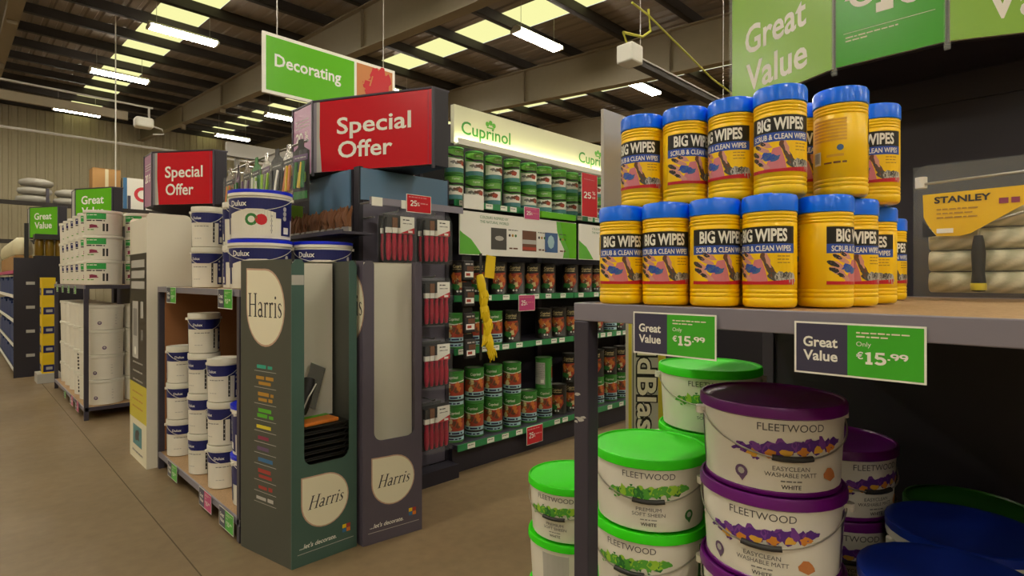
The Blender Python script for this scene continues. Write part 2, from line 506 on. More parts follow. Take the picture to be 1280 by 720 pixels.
def rafter(x):
    mb = MB()
    for w, za, zb in ((.13, -1.36, -1.32), (.012, -1.32, -.29), (.13, -.29, -.26)):
        def zz(y, d):
            if d < -1: return 7.46 + PITCH * y + d * (1 - .012 * max(0, y - 8))
            return roof_z(y) + d
        ys = [Y0, 8, Y1]
        vs_ = []
        for y in ys:
            vs_ += [(-w, y, zz(y, za)), (w, y, zz(y, za)), (w, y, zz(y, zb)), (-w, y, zz(y, zb))]
        fs = []
        for k in (0, 4):
            fs += [(k, k + 1, k + 5, k + 4), (k + 1, k + 2, k + 6, k + 5), (k + 2, k + 3, k + 7, k + 6), (k + 3, k, k + 4, k + 7)]
        mb.add(vs_, fs)
    for y in (2, 7, 12, 17, 22, 27): mb.box(-.09, y - .008, roof_z(y) - 1.3, .09, y + .008, roof_z(y) - .28)
    o = mb.build('rafter', 'rafter', ceiling); o.location = (x, 0, 0); return o
rf0 = rafter(.9)
for x in (-5.1, 6.95, 12.6, 18.6, 24.5, 30.5):
    o = rf0.copy(); COL.objects.link(o); o.parent = ceiling; o.location = (x, 0, 0)

# ------------------------------------------------------------------ lamps
def make_lamp():
    t = thing('fluorescent_lamp', '', 'lamp')
    MB().prism_x([(-.17, 0), (.17, 0), (.06, .09), (-.06, .09)], -.78, .78).build('housing', 'lamp_body', t)
    MB().prism_x([(-.14, -.06), (.14, -.06), (.165, -.001), (-.165, -.001)], -.75, .75).build('diffuser', 'lamp_glow', t)
    for x in (-.77, .77): MB().box(x - .025, -.165, -.065, x + .025, .165, .002).build('end_cap', 'lamp_body', t)
    for x in (-.6, .6): MB().tube([(x, 0, .09), (x, 0, .95)], .006, 5).build('hanging_wire', 'wire', t)
    return t
LAMP = Kind(make_lamp)
lamp_names = {
    (4.1, 15.9): 'glowing tube lamp at the top by the pale skylight strip near the roof edge',
    (3.7, 21.4): 'glowing tube lamp second in the row under the pale skylight strip',
    (3.5, 28.6): 'glowing tube lamp low against the ribbed back wall, leftmost of all',
    (9.4, 28.4): 'glowing tube lamp just above the far red special offer header',
    (9.4, 22.4): 'glowing tube lamp half hidden by the purple sale panel',
    (10.1, 9.2): 'glowing tube lamp in front of the skylight between the two big rafters',
    (14.9, 9.2): 'glowing tube lamp below the hanging cable trunking above the yellow tubs',
}
for (x, y), lb in lamp_names.items():
    LAMP.put((x, y, EYE + 5.45 + .05 * y), 0, lb, 'fluorescent lamps under the roof')
for x in (-7.8, -1.8, 4.1, 10.1, 15.6, 21.5):
    for y in (-8, -3.2, 2.9, 9.2, 15.7, 22.2, 28.5):
        if any(abs(x - a) < 1.2 and abs(y - b) < 1.2 for a, b in lamp_names): continue
        LAMP.put((x, y, EYE + 5.45 + .05 * y), 0, 'glowing tube lamp elsewhere in the rows under the roof', 'fluorescent lamps under the roof')

# ------------------------------------------------------------------ trunking and pipes under the roof
t = thing('cable_trunking', 'dark cable trunking bar hung under the rafters above the yellow tubs', 'trunking', (6.3, 4.0, 4.3))
MB().box(0, -.06, -.05, 7.5, .06, .03).build('tray', 'purlin', t)
MB().box(0, -.07, .03, 7.5, -.06, .05).build('tray_rim', 'light_grey', t)
MB().box(-.28, -.12, -.07, -.02, .12, .17).build('socket_box', 'lamp_body', t, bevel=.02)
MB().tube([(-.2, 0, .16), (-.3, 0, .3), (.15, 0, .38), (.35, 0, .52), (.3, 0, .8)], .018, 6).build('loose_cable', 'cable_yellow', t)
MB().tube([(-.1, 0, .75), (.3, 0, .72), (2.2, 0, .35), (4, 0, .2)], .014, 6).build('stay_cable', 'cable_yellow', t)
for x in (.1, 2.6, 5): MB().tube([(x, 0, .03), (x, 0, 3.3)], .006, 5).build('hanging_wire', 'wire', t)
t = thing('camera_rail', 'pale horizontal rail with a white camera box before the back wall', 'rail', (4.1, 20, 6.3))
MB().box(-16, -.05, -.05, -.45, .05, .2).build('rail_beam', 'rafter', t)
MB().tube([(-16, 0, .62), (.2, 0, .45)], .03, 6).build('rail_pipe', 'light_grey', t)
MB().box(-.28, -.2, -.2, .2, .2, .1).build('camera_box', 'lamp_body', t, bevel=.06)
MB().tube([(.1, 0, .1), (.1, 0, .45)], .03, 6).build('bracket', 'light_grey', t)
MB().tube([(.2, 0, -.1), (.45, 0, -.15), (.5, 0, -.3), (.2, 0, -.35)], .025, 6).build('cable_loop', 'light_grey', t)
for x in (-3.6, -12): MB().tube([(x, 0, .2), (x, 0, 2.4)], .015, 5).build('hanging_wire', 'wire', t)
t = MB().tube([(-8, 26, 6.75), (17, 26, 6.75)], .05, 6).build('conduit_pipe', 'light_grey')
tag(t, 'long thin grey conduit pipe crossing before the ribbed back wall', 'pipe')
t = MB().tube([(3.1, 18.5, 3.6), (3.1, 18.5, 8.69)], .016, 6).build('drop_pole', 'lamp_body')
tag(t, 'thin white vertical pole dropping from the roof above the green signs', 'pole')

# ------------------------------------------------------------------ signs on fixture ends
def header_sign(name, label, at, kind, fx=.33, fy=.60, h=.53):
    """Three-sided end-of-aisle header; its centre face looks towards -x."""
    x, y = at
    t = thing(name, label, 'sign', (x, y, 2.2))
    c = .16
    pts = [(fx, c + fy), (0, c), (0, -c), (fx, -c - fy)]
    # dark carcass behind the faces
    poly = [(p[0] + .012, p[1]) for p in pts] + [(fx + .12, -c - fy), (fx + .12, c + fy)]
    MB().prism(poly, 0, h).build('carcass', 'panel_dark', t)
    MB().prism([(p[0] - .006, p[1]) for p in pts] + [(fx + .13, -c - fy), (fx + .13, c + fy)], h, h + .012).build('top_cap', 'steel_dark', t)
    for i in range(3):
        a, b = Vector(pts[i]), Vector(pts[i + 1])
        d = b - a; L = d.length; ang = math.atan2(d.y, d.x)
        w = L - .01
        pr = Print([])
        if kind == 'red':
            if i == 1:
                pr.rect(-w / 2, 0.005, w / 2, h - .005, 'sign_purple')
                pr.digits('20', -.115, h * .47, .085, 'paper', w=.12).text('%', .06, h * .53, .05, 'paper', bold=.015).text('OFF', .062, h * .465, .025, 'paper')
                for k in range(3): pr.words(-w * .35, w * .35, h * (.8 - .05 * k), .008, 'light_grey', rnd=random.Random(k))
            else:
                pr.rect(-w / 2, 0.005, w / 2, h - .005, 'sign_red')
                pr.rect(-w / 2, .005, -w / 2 + .028, h - .005, 'steel_lip', 2)
                pr.poly([(-w / 2 + .028, .005), (-w / 2 + .07, .005), (-w / 2 + .052, h * .5), (-w / 2 + .055, h - .005), (-w / 2 + .028, h - .005)], 'light_grey', 2)
                pr.text('Special', -w * .29, h * .52, .108, 'paper', 3, 'L', w=w * .62, bold=.016).text('Offer', -w * .28, h * .19, .108, 'paper', 3, 'L', w=w * .46, bold=.016)
                pr.rect(w / 2 - .035, .005, w / 2 - .031, h - .005, 'maroon', 2)
        else:
            g = {0: 'sign_lime', 1: 'sign_dgreen', 2: 'sign_lime'}[i]
            if kind == 'green_far': g = 'sign_green'
            pr.rect(-w / 2, .005, w / 2, h - .005, g if not (kind == 'green_far' and i == 1) else 'light_grey')
            if i != 1:
                dz = -.1 if kind == 'green_near' else 0
                pr.text('Great', -w * .34, h * .6 + dz, .11, 'paper', 2, 'L', w=w * .62, bold=.02).text('Value', -w * .33, h * .3 + dz, .11, 'paper', 2, 'L', w=w * .62, bold=.02)
            elif kind == 'green_near':
                pr.text('€', -.085, .2, .09, 'paper', bold=.02).digits('15', -.045, .16, .19, 'paper', w=.16)
                pr.rect(-w * .42, .115, w * .42, .117, 'cream', 2)
                pr.words(-w * .4, w * .1, .098, .005, 'cream', rnd=random.Random(2)).words(-w * .4, -.05, .086, .005, 'cream', rnd=random.Random(5))
        q = pr.to_mb(lambda s_, t_, e: (s_, -.004 - e, t_), .0008)
        q.box(-w / 2, -.004, .005, w / 2, .006, h - .005, pr.mi('light_grey'))
        mid = (a + b) / 2
        o = q.build('sign_panel', pr.mats, t)
        o.location = (mid.x, mid.y, 0); o.rotation_euler[2] = ang
    for p in pts:
        MB().box(p[0] - .012, p[1] - .008, -.02, p[0] + .004, p[1] + .008, h + .01).build('clear_edge', 'acrylic' if kind == 'green_near' else 'steel_dark', t)
    return t
header_sign('header_sign', 'red special offer header with purple percent panel above the brush packs', (1.78, 3.92), 'red', .42, .84, .50)
header_sign('header_sign', 'smaller red special offer header behind the white cardboard stand', (1.40, 6.68), 'red', .40, .56)
header_sign('header_sign', 'green great value header close above the yellow tubs', (2.22, .43), 'green_near', .23, .47)
header_sign('header_sign', 'green great value header behind the tall stack of white tubs', (1.2, 10.1), 'green_far')
header_sign('header_sign', 'green great value header farthest away above the amber jars', (.93, 13.2), 'green_far')

# hanging department sign
t = thing('hanging_sign', 'green and red decorating sign hanging from wires under the roof', 'sign', (2.14, 5.64, 3.31))
MB().box(0, -.012, 0, 1.53, .012, .61).build('board', 'paper', t, bevel=.004)
pr = Print([])
pr.rect(.035, .035, 1.0, .575, 'sign_green').text('Decorating', .12, .29, .12, 'paper', 2, 'L', w=.72, bold=.02)
pr.rect(1.03, .035, 1.495, .575, 'swatch_orange')
rn = random.Random(4)
for k in range(26): pr.blob(1.29 + rn.uniform(-.13, .13), .31 + rn.uniform(-.2, .2), .06, .09, 'red', 2 + .1 * k, rn)
pr.text('H', 1.15, .35, .12, 'swatch_orange', 6, shear=.3)
pr.flat('sign_face', t, .0012, -.012)
for x in (.15, 1.38): MB().tube([(x, 0, .6), (x, 0, 4.1)], .006, 5).build('hanging_wire', 'wire', t)

# ------------------------------------------------------------------ gondola with tins (aisle facing -y, lip at y = 3.2)
def price_strip(x0, x1, z, y, parent, seed, name='price_strip', base='strip_green'):
    rnd = random.Random(seed)
    pr = Print([]); pr.rect(x0, z, x1, z + .045, base)
    x = x0 + rnd.uniform(.02, .1)
    while x < x1 - .08:
        pr.rect(x, z + .003, x + .075, z + .042, 'paper', 2); pr.words(x + .006, x + .06, z + .025, .006, 'grey_text', 3, rnd)
        x += rnd.choice([.11, .16, .2, .24])
    return pr.flat(name, parent, .0008, y)

def gondola_bay(name, label, x0, x1, y_lip, shelves, height, depth=.5, header=None, strip='strip_green', back='panel_dark', seed=0, endcolor='steel_dark', plinth=True):
    t = thing(name, label, 'shelving', ((x0 + x1) / 2, y_lip, 0))
    w = (x1 - x0) / 2
    MB().box(-w + .03, depth, .0, w - .03, depth + .03, height).build('back_panel', back, t)
    for x in (-w, w - .03): MB().box(x, depth - .04, 0, x + .03, depth + .04, height).build('upright', endcolor, t)
    if plinth: MB().box(-w, .05, 0, w, depth, shelves[0] - .03).build('plinth', 'panel_dark', t)
    for k, z in enumerate(shelves):
        y0 = 0 if k == 0 else .04
        s = MB().box(-w + .005, y0, z - .03, w - .005, depth, z).build('shelf', 'steel_dark', t)
        s2 = MB().box(-w + .005, y0 - .008, z - .045, w - .005, y0, z + .004).build('lip', strip, s)
        price_strip(-w + .01, w - .01, z - .043, y0 - .009, s, seed + k, base=strip)
    return t
BX = [2.62, 4.04, 5.46, 6.88]
SH = [.22, .93, 1.33, 2.05]
for k in range(3):
    lab = ['tall lit shelving bay of wood treatment tins facing the aisle', 'next lit tin shelving bay, seen behind the rack post', 'farthest lit tin shelving bay, behind the yellow tubs'][k]
    t = gondola_bay('shelving_bay', lab, BX[k], BX[k + 1], 3.2, SH, 2.75, .5, seed=10 * k)
    w = (BX[k + 1] - BX[k]) / 2
    # lit fascia
    MB().box(-w, .03, 2.48, w, .07, 2.76).build('fascia', 'led_board', t)
    MB().box(-w, -.02, 2.455, w, .03, 2.47).box(-w, -.025, 2.455, w, -.015, 2.5).build('light_trough', 'paper', t)
    MB().box(-w + .01, -.008, 2.471, w - .01, .02, 2.478).build('light_strip', 'led_glow', t)
    pr = Print([])
    lx = -w + .07
    pr.text('Cuprinol', lx, 2.555, .095, 'logo_green', 1, 'L', w=.52, bold=.012)
    for dx, dz in ((.265, .02), (.30, .035), (.335, .02)): pr.disc(lx + dx, 2.665 + dz - .01, .02, 'leaf_green', 1, 10)
    pr.rect(lx + .26, 2.645, lx + .34, 2.655, 'leaf_green', 1)
    pr.flat('logo_lettering', t, .001, .029)
    # information board over the middle shelves
    MB().box(-w + .02, -.012, 1.64, w - .02, -.002, 1.97).build('information_board', 'paper', t)
    pr = Print([])
    pr.poly([(-w + .02, 1.645), (-w + .24, 1.645), (-w + .19, 1.70), (-w + .13, 1.76), (-w + .05, 1.80), (-w + .02, 1.82)], 'leaf_green')
    pr.poly([(w - .30, 1.965), (w - .02, 1.965), (w - .02, 1.645), (w - .21, 1.645), (w - .19, 1.72), (w - .25, 1.80), (w - .29, 1.88)], 'leaf_green')
    pr.poly([(w - .25, 1.965), (w - .02, 1.965), (w - .02, 1.645), (w - .12, 1.645), (w - .13, 1.72), (w - .2, 1.82)], 'sign_green', 2)
    pr.text('COLOURS INSPIRED BY', -w + .22, 1.925, .02, 'splash_dark', 2, 'L').text('THE NATURAL WORLD', -w + .22, 1.89, .02, 'splash_dark', 2, 'L')
    for i, (dx, mm) in enumerate(((.36, 'photo_dark'), (.74, 'tin_brown'), (1.04, 'photo_blue'))):
        px = -w + dx * .93
        pr.rect(px, 1.69, px + .17, 1.86, mm, 2)
        if i == 0: pr.disc(px + .09, 1.78, .05, 'light_grey', 3, 8, .02)
        if i == 1: pr.rect(px, 1.75, px + .17, 1.785, 'light_grey', 3).rect(px, 1.70, px + .17, 1.725, 'tin_red', 3)
        if i == 2: pr.disc(px + .08, 1.78, .045, 'tin_blue', 3, 8, .06)
        pr.words(px + .19, px + .30, 1.85, .008, 'grey_text', 2, random.Random(i))
        for q in range(3): pr.disc(px + .205 + q * .035, 1.81, .012, ['charcoal', 'gold_text', 'splash_dark'][q], 2, 8)
        pr.words(px + .2, px + .3, 1.70, .014, 'tin_brown', 2, random.Random(i + 7))
    pr.flat('board_print', t, .0008, -.012)
    if k == 0:
        MB().box(-w + .9, -.04, 1.985, w - .06, .03, 2.035).build('ticket_box', 'sign_green', t)

# tins
def tin_body(mb, r, h):
    mb.lathe([(r - .003, 0), (r, .003), (r, .006), (r - .003, .01), (r - .003, h - .016), (r + .001, h - .012), (r + .001, h - .004), (r - .004, h), (r - .012, h), (r - .014, h - .008), (0, h - .008)], 20)
def make_tin(style):
    def f():
        r, h = (.078, .268) if style != 'small' else (.075, .205)
        t = thing('paint_tin', '', 'tin')
        b = MB(); tin_body(b, r, h)
        b.build('body', {'green': 'tin_green', 'dark': 'tin_black', 'small': 'tin_green'}[style], t, smooth=40)
        MB().lathe([(r - .014, h - .008), (r - .016, h - .003), (r - .022, h - .003), (r - .024, h - .007), (0, h - .007)], 16).build('lid', 'metal', t, smooth=40)
        pr = Print([], .018)
        W = r * 1.45
        if style == 'green':
            pr.rect(-W, .2, W, .245, 'tin_green').text('Cuprinol', 0, .213, .02, 'paper', 2, w=.085, bold=.01)
            pr.poly([(-W, .2), (0, .185), (W, .2), (W, .193), (0, .178), (-W, .193)], 'paper', 2)
            pr.rect(-W, .085, W, .178, 'tin_red', 1)
            rn = random.Random(3)
            for q in range(9): pr.blob(rn.uniform(-.06, .06), rn.uniform(.1, .165), .02, .02, ['tin_orange', 'tin_brown', 'tin_brown', 'tin_gold'][q % 4], 1.3 + .1 * q, rn)
            pr.rect(-W, .056, W, .085, 'tin_blue', 1).words(-.06, .07, .062, .015, 'navy', 2, random.Random(1))
            pr.rect(-W, .04, W, .056, 'charcoal', 1)
            pr.rect(-W, .015, W, .04, 'tin_blue', 1).words(-.06, .06, .02, .012, 'navy', 2, random.Random(2))
        elif style == 'dark':
            pr.text('Cuprinol', 0, .213, .022, 'tin_gold', 2, w=.095, bold=.015).words(-.05, .05, .198, .007, 'tin_gold', 2, random.Random(4))
            pr.poly([(-.06, .17), (.06, .18), (.068, .1), (.03, .045), (-.02, .05), (-.055, .1)], 'tin_red', 1)
            rn = random.Random(5)
            for q in range(8): pr.blob(rn.uniform(-.045, .055), rn.uniform(.08, .16), .02, .022, ['tin_orange', 'tin_gold', 'tin_orange', 'tin_brown'][q % 4], 1.3 + .1 * q, rn)
            for q in range(5): pr.blob(-.06 + .012 * q, .065 + .008 * (q % 2), .016, .02, 'splash_dark', 2.3 + .1 * q, rn)
            for q in range(2): pr.disc(-.01 + .025 * q, .033, .009, 'paper', 2, 8)
        else:
            pr.rect(-W, .13, W, .185, 'tin_leaf').poly([(-W, .165), (-W * .2, .135), (W, .14), (W, .125), (-W * .2, .12), (-W, .15)], 'tin_black', 2)
            pr.text('Cuprinol', .01, .16, .014, 'paper', 2, w=.06)
            pr.poly([(-W, .045), (W, .045), (W, .118), (0, .11), (-W, .13)], 'paper', 1)
            rn = random.Random(6)
            for q in range(6): pr.blob(rn.uniform(-.05, .07), rn.uniform(.06, .1), .022, .014, ['tin_brown', 'mid_grey', 'tin_red'][q % 3], 2 + .1 * q, rn)
            pr.rect(-W, .012, W, .045, 'tin_teal', 1)
        B = PI * r
        pr.rect(B - .055, h * .12, B + .055, h * .84, 'light_grey', 1)
        for q in range(8): pr.words(B - .05, B + .05, h * (.78 - .06 * q), .006, 'mid_grey', 2, random.Random(q))
        pr.rect(B + .015, h * .16, B + .045, h * .28, 'paper', 2)
        pr.round('label_print', t, lambda z: r - .0025 + .0008, r, .0005)
        return t
    return f
TIN_G, TIN_D, TIN_S = Kind(make_tin('green')), Kind(make_tin('dark')), Kind(make_tin('small'))
rnd = random.Random(11)
bayn = ['lit bay', 'second lit bay', 'third lit bay']
for k in range(3):
    xs = [BX[k] + .085 + .2075 * i for i in range(7)]
    bn = ['near lit bay', 'second lit bay', 'farthest lit bay'][k]
    for i, x in enumerate(xs):
        o_ = ORD[i]
        y = 3.335 + rnd.uniform(-.008, .012)
        for lv in range(2):           # top shelf, two high
            TIN_S.put((x, y, 2.051 + .206 * lv), face(x, y, rnd.uniform(-.5, .5)), f'small green tin, {o_}, {["lower", "upper"][lv]} layer of top shelf, {bn}', 'small tins on the top shelves')
        # shelf below the information board
        if not (k == 0 and i == 6):
            xx = x + (.05 if k == 0 else 0)
            TIN_D.put((xx, y, 1.331), face(xx, y, rnd.uniform(-.25, .25)), f'black wood stain tin, {o_} under the board, {bn}', 'dark tins under the information boards')
        # third shelf
        if k == 0:
            st = [TIN_G, TIN_G, TIN_G, TIN_D, None, TIN_D, TIN_D][i]
        else:
            st = [TIN_D, TIN_D, TIN_D, TIN_G, TIN_D, TIN_D, TIN_D][i]
        if st: st.put((x, y, .931), face(x, y, rnd.uniform(-.25, .25)), f'{"green" if st is TIN_G else "black"} tin, {o_} along waist-high shelf, {bn}', 'tins on the waist-high shelves')
        # base shelf, two high
        st = TIN_G if (k == 0 and i < 6) or (k == 1 and i in (2, 3, 4)) else TIN_D
        for lv in range(2):
            if k == 0 and lv == 1 and i in (4, 6): continue
            s2 = st if not (k == 1 and lv == 1) else TIN_D
            off = 2.6 if (k == 0 and lv == 1 and i == 5) else rnd.uniform(-.25, .25)
            s2.put((x, y, .221 + .269 * lv), face(x, y, off), f'{"green" if s2 is TIN_G else "black"} tin, {o_}, {["lower", "upper"][lv]} layer of base shelf, {bn}', 'tins stacked on the base shelves')

# percent tickets in front of the tins
def ticket(name, label, x, y, z, w, h, m, big, rz=0, small=True, group='percent tickets on the tin shelves'):
    t = thing(name, label, 'ticket', (x, y, z), rz, group)
    MB().box(-w / 2, -.002, 0, w / 2, .001, h).build('card', 'paper', t)
    pr = Print([]); pr.rect(-w / 2 + .004, .004, w / 2 - .004, h - .004, m)
    if big == 'tall':
        pr.digits('25', -w * .38, h * .42, h * .15, 'paper', 2, w=w * .48).text('%', w * .26, h * .52, h * .08, 'paper', 2, w=w * .2).text('OFF', w * .26, h * .43, h * .045, 'paper', 2, w=w * .2)
        pr.words(-w * .35, w * .3, h * .85, h * .015, 'pink', 2, random.Random(1))
    else:
        pr.digits('25', -w * .36, h * .35, h * .32, 'paper', 2, w=w * .28).text('%', -w * .03, h * .38, h * .2, 'paper', 2, w=w * .1)
        pr.words(w * .05, w * .42, h * .5, h * .07, 'pink', 2, random.Random(2)).words(-w * .42, w * .3, h * .82, h * .06, 'pink', 2, random.Random(3))
    pr.flat('ticket_print', t, .0008, -.002)
    return t
ticket('price_ticket', 'pink percent ticket clipped above the information board', 3.42, 3.184, 1.955, .19, .105, 'sign_pink', 'wide')
ticket('price_ticket', 'pink percent ticket between two rows of black tins', 3.40, 3.224, 1.19, .2, .135, 'sign_pink', 'wide')
ticket('price_ticket', 'red percent ticket hanging below the lowest tin shelf', 3.46, 3.189, .07, .2, .15, 'sign_red', 'wide')
ticket('price_ticket', 'tall red percent ticket at the end of the top tin row', 4.13, 3.12, 2.03, .24, .40, 'sign_red', 'tall')
MB_ = MB().box(2.66, 3.165, 1.985, 2.86, 3.18, 2.09).build('price_ticket', 'paper')
tag(MB_, 'blank white ticket at the near end of the top tin shelf', 'ticket', 'percent tickets on the tin shelves')

# strips of yellow gloves and little packs hanging at the near end of the lit bay
t = thing('glove_strip', 'hanging bunch of yellow gloves and yellow card in front of the tins', 'gloves', (2.78, 3.11, .85))
MB().box(-.012, 0, .0, .012, .003, .8).build('clip_strip', 'charcoal', t)
c = MB().box(-.045, -.012, .62, .05, -.004, .79).build('card', 'glove_yellow', t); c.rotation_euler[1] = .12
rn = random.Random(8)
for i in range(5):
    z = .56 - .11 * i; x = -.02 + .02 * i
    g = MB()
    g.lathe([(0, -.07), (.03, -.06), (.042, 0), (.038, .05), (.03, .08), (0, .085)], 10, c=(0, 0, 0), sy=.45)
    for q in range(4): g.tube([(-.03 + .02 * q, -.002, -.05), (-.034 + .022 * q, -.012, -.09), (-.032 + .02 * q + rn.uniform(-.01, .01), -.008, -.135 + .012 * (q % 2))], [.011, .010, .006], 6)
    o = g.build('glove', 'glove_yellow', t, smooth=50); o.location = (x, -.03, z); o.rotation_euler[1] = rn.uniform(-.3, .25)
for i in range(4):
    z = 1.45 - .19 * i
    t = thing('filler_pack', f'small dark hanging pack beside the yellow gloves, {ORD[i]} from the top', 'pack', (2.63 + .006 * i, 3.1, z), 0, 'small packs on the clip strip')
    MB().box(-.05, -.03, 0, .05, 0, .14).build('blister', 'charcoal', t, bevel=.008)
    MB().box(-.045, 0, -.01, .045, .003, .175).build('backing_card', 'tin_black', t)
    pr = Print([]); pr.rect(-.04, .02, .04, .06, 'paper').rect(-.02, .065, .045, .1, 'tin_brown').words(-.035, .035, .11, .012, 'light_grey', 2, rn).rect(-.03, .03, .01, .05, 'tin_red', 2)
    pr.flat('pack_print', t, .0008, -.03)

# ------------------------------------------------------------------ bay of brush packs at the end of the tin aisle
t = thing('hook_bay', 'grey hook panel bay holding red brush packs beside the tins', 'shelving', (1.9, 3.3, 0))
MB().box(0, 0, .1, .71, .04, 2.19).build('back_panel', 'hook_grey', t)
for x in (-.03, .69): MB().box(x, -.01, 0, x + .03, .06, 2.2).build('upright', 'panel_dark', t)
MB().box(-.03, -.14, 0, .71, -.011, .1).build('base', 'panel_dark', t)
MB().box(-.02, -.018, 1.98, .7, -.011, 2.19).build('blue_board', 'blue_gloss', t)
MB().box(-.06, -.2, 1.93, .7, -.19, 1.975).build('price_rail', 'steel_lip', t)
for x in (-.02, .3): MB().tube([(x, 0, 1.95), (x, -.19, 1.95)], .006, 5).build('rail_arm', 'metal', t)
for x in (-.05, .17): MB().box(x, -.207, 1.92, x + .075, -.2, 1.975).build('ticket_holder', 'paper', t)
for c in range(2):
    for r in range(4):
        z = 1.9005 - .43 * r
        x = .135 + .3 * c
        MB().tube([(x + .02, 0, z), (x + .02, -.18, z), (x + .02, -.19, z + .012)], .004, 5).build('hook', 'metal', t)
        if c == 0 and r == 0:
            for q in (-.125, -.105): MB().tube([(x + q, 0, z - .04), (x + q, -.1, z - .04)], .004, 5).build('hook', 'metal', t)
def make_brushpack():
    t = thing('brush_pack', '', 'pack')
    MB().prism_y([(-.11, 0), (.11, 0), (.115, .02), (.115, .29), (.09, .34), (-.09, .34), (-.115, .29), (-.115, .02)], -.07, 0).build('clear_tray', 'clear_plastic', t, bevel=.006)
    MB().box(-.105, -.012, .01, .105, -.008, .32).build('backing', 'charcoal', t)
    for i in range(5):
        x = -.085 + .042 * i
        MB().lathe([(0, 0), (.012, .006), (.017, .05), (.018, .1), (.014, .15), (.016, .175), (0, .18)], 10, c=(x, -.035, .02)).build('brush_handle', 'handle_red', t, smooth=50)
        MB().box(x - .018, -.045, .2, x + .018, -.025, .235).build('ferrule', 'paper', t)
        MB().box(x - .019, -.047, .235, x + .019, -.023, .3).build('bristles', 'bristle' if i % 2 else 'charcoal', t)
    pr = Print([])
    pr.rect(-.01, .2, .1, .31, 'paper').poly([(-.01, .2), (.1, .2), (.1, .24)], 'red', 2).words(.01, .06, .285, .008, 'charcoal', 2, random.Random(1)).words(.01, .08, .262, .006, 'mid_grey', 2, random.Random(2)).rect(.05, .205, .085, .22, 'paper', 3)
    pr.flat('card', t, .0008, -.056)
    return t
BP = Kind(make_brushpack)
for c in range(2):
    for r in range(4):
        for d in range(2):
            BP.put((2.055 + .3 * c + .012 * d, 3.13 + .08 * d, 1.555 - .43 * r), 0,
                   f'pack of red-handled brushes, {["inner", "aisle-side"][c]} column, {ORD[r]} row down, {["front", "rear"][d]} on hook', 'brush packs on hooks')
ticket('price_ticket', 'red price ticket standing on the rail above the brush packs', 2.2, 3.085, 1.9, .2, .12, 'sign_red', 'wide', 0, group='tickets above the brush packs')
tag(MB().box(1.875, 3.38, 0, 1.9, 5.05, 2.19).build('end_panel', 'panel_dark'), 'dark end panel of the tin aisle behind the blue-lidded buckets', 'panel')
tag(MB().box(1.862, 3.4, 1.93, 1.874, 4.0, 2.19).build('blue_board', 'blue_gloss'), 'glossy blue board on the end panel under the large red header', 'board')
tag(MB().box(1.91, 3.75, 0, 6.9, 3.8, 2.19).build('spine_panel', 'panel_dark'), 'dark spine panel behind the tin shelving bays', 'panel')

# ------------------------------------------------------------------ racks
def promo_rack(label, x0, x1, y0, y1, side=None, zs=1.396, zb=.13):
    t = thing('display_rack', label, 'rack', ((x0 + x1) / 2, (y0 + y1) / 2, 0), 0, 'two-tier display racks')
    a, b = (x1 - x0) / 2, (y1 - y0) / 2
    for sx in (-1, 1):
        for sy in (-1, 1):
            x = -a if sx < 0 else a - .04
            y = -b if sy < 0 else b - .04
            MB().box(x, y, 0, x + .04, y + .04, zs - .038).build('post', 'steel_dark', t, bevel=.003)
    for nm, z in (('top', zs), ('base', zb)):
        s = MB().box(-a + .012, -b + .012, z - .022, a - .012, b - .012, z).build(nm + '_board', 'chipboard', t)
        MB().box(-a, -b, z - .038, -a + .012, b, z + .002).build('lip', 'steel_lip', s, bevel=.002)
        MB().box(a - .012, -b, z - .038, a, b, z + .002).build('lip', 'steel_lip', s)
        for y in (-b, b - .012): MB().box(-a + .012, y, z - .038, a - .012, y + .012, z + .002).build('lip', 'steel_dark', s)
    return t
rk = promo_rack('near two-tier rack carrying the yellow tubs', 1.0, 2.15, -.65, .80)
MB().box(.55, -.71, .14, .56, .71, 1.35).build('shade_board', 'panel_dark', rk)  # added dark board, closes the back to deepen the shade under the shelf
MB().box(-.53, -.72, .14, .53, -.71, 1.35).build('end_board', 'panel_dark', rk)  # likewise added to keep light out from this end
o = MB().box(-.48, .71, 1.398, .57, .718, 1.86).build('side_panel', 'light_grey', rk)
o['label'] = 'pale grey side panel above the shelf'
ps = Print([])
for (a_, b_, c_, d_) in ((.012, 1.19, .008, .003), (.018, 1.135, .012, .005), (.008, 1.128, .006, .003), (.028, 1.14, .006, .003)): ps.blob(a_, b_, c_, d_, 'light_grey', 1, random.Random(int(b_ * 1000)))
po = ps.flat('scuff', rk, .0006, 0); po.location = (-.575, .725, 0); po.rotation_euler[2] = -PI / 2; po.location[1] = .725
rkB = promo_rack('two-tier rack of navy-banded paint buckets beside the cardboard displays', 1.1, 1.76, 3.22, 4.97)
MB().box(-.29, .835, .14, .29, .865, 1.36).build('end_board', 'brown_board', rkB)
promo_rack('far two-tier rack of plain white buckets beyond the white stand', .93, 1.62, 7.15, 9.6)

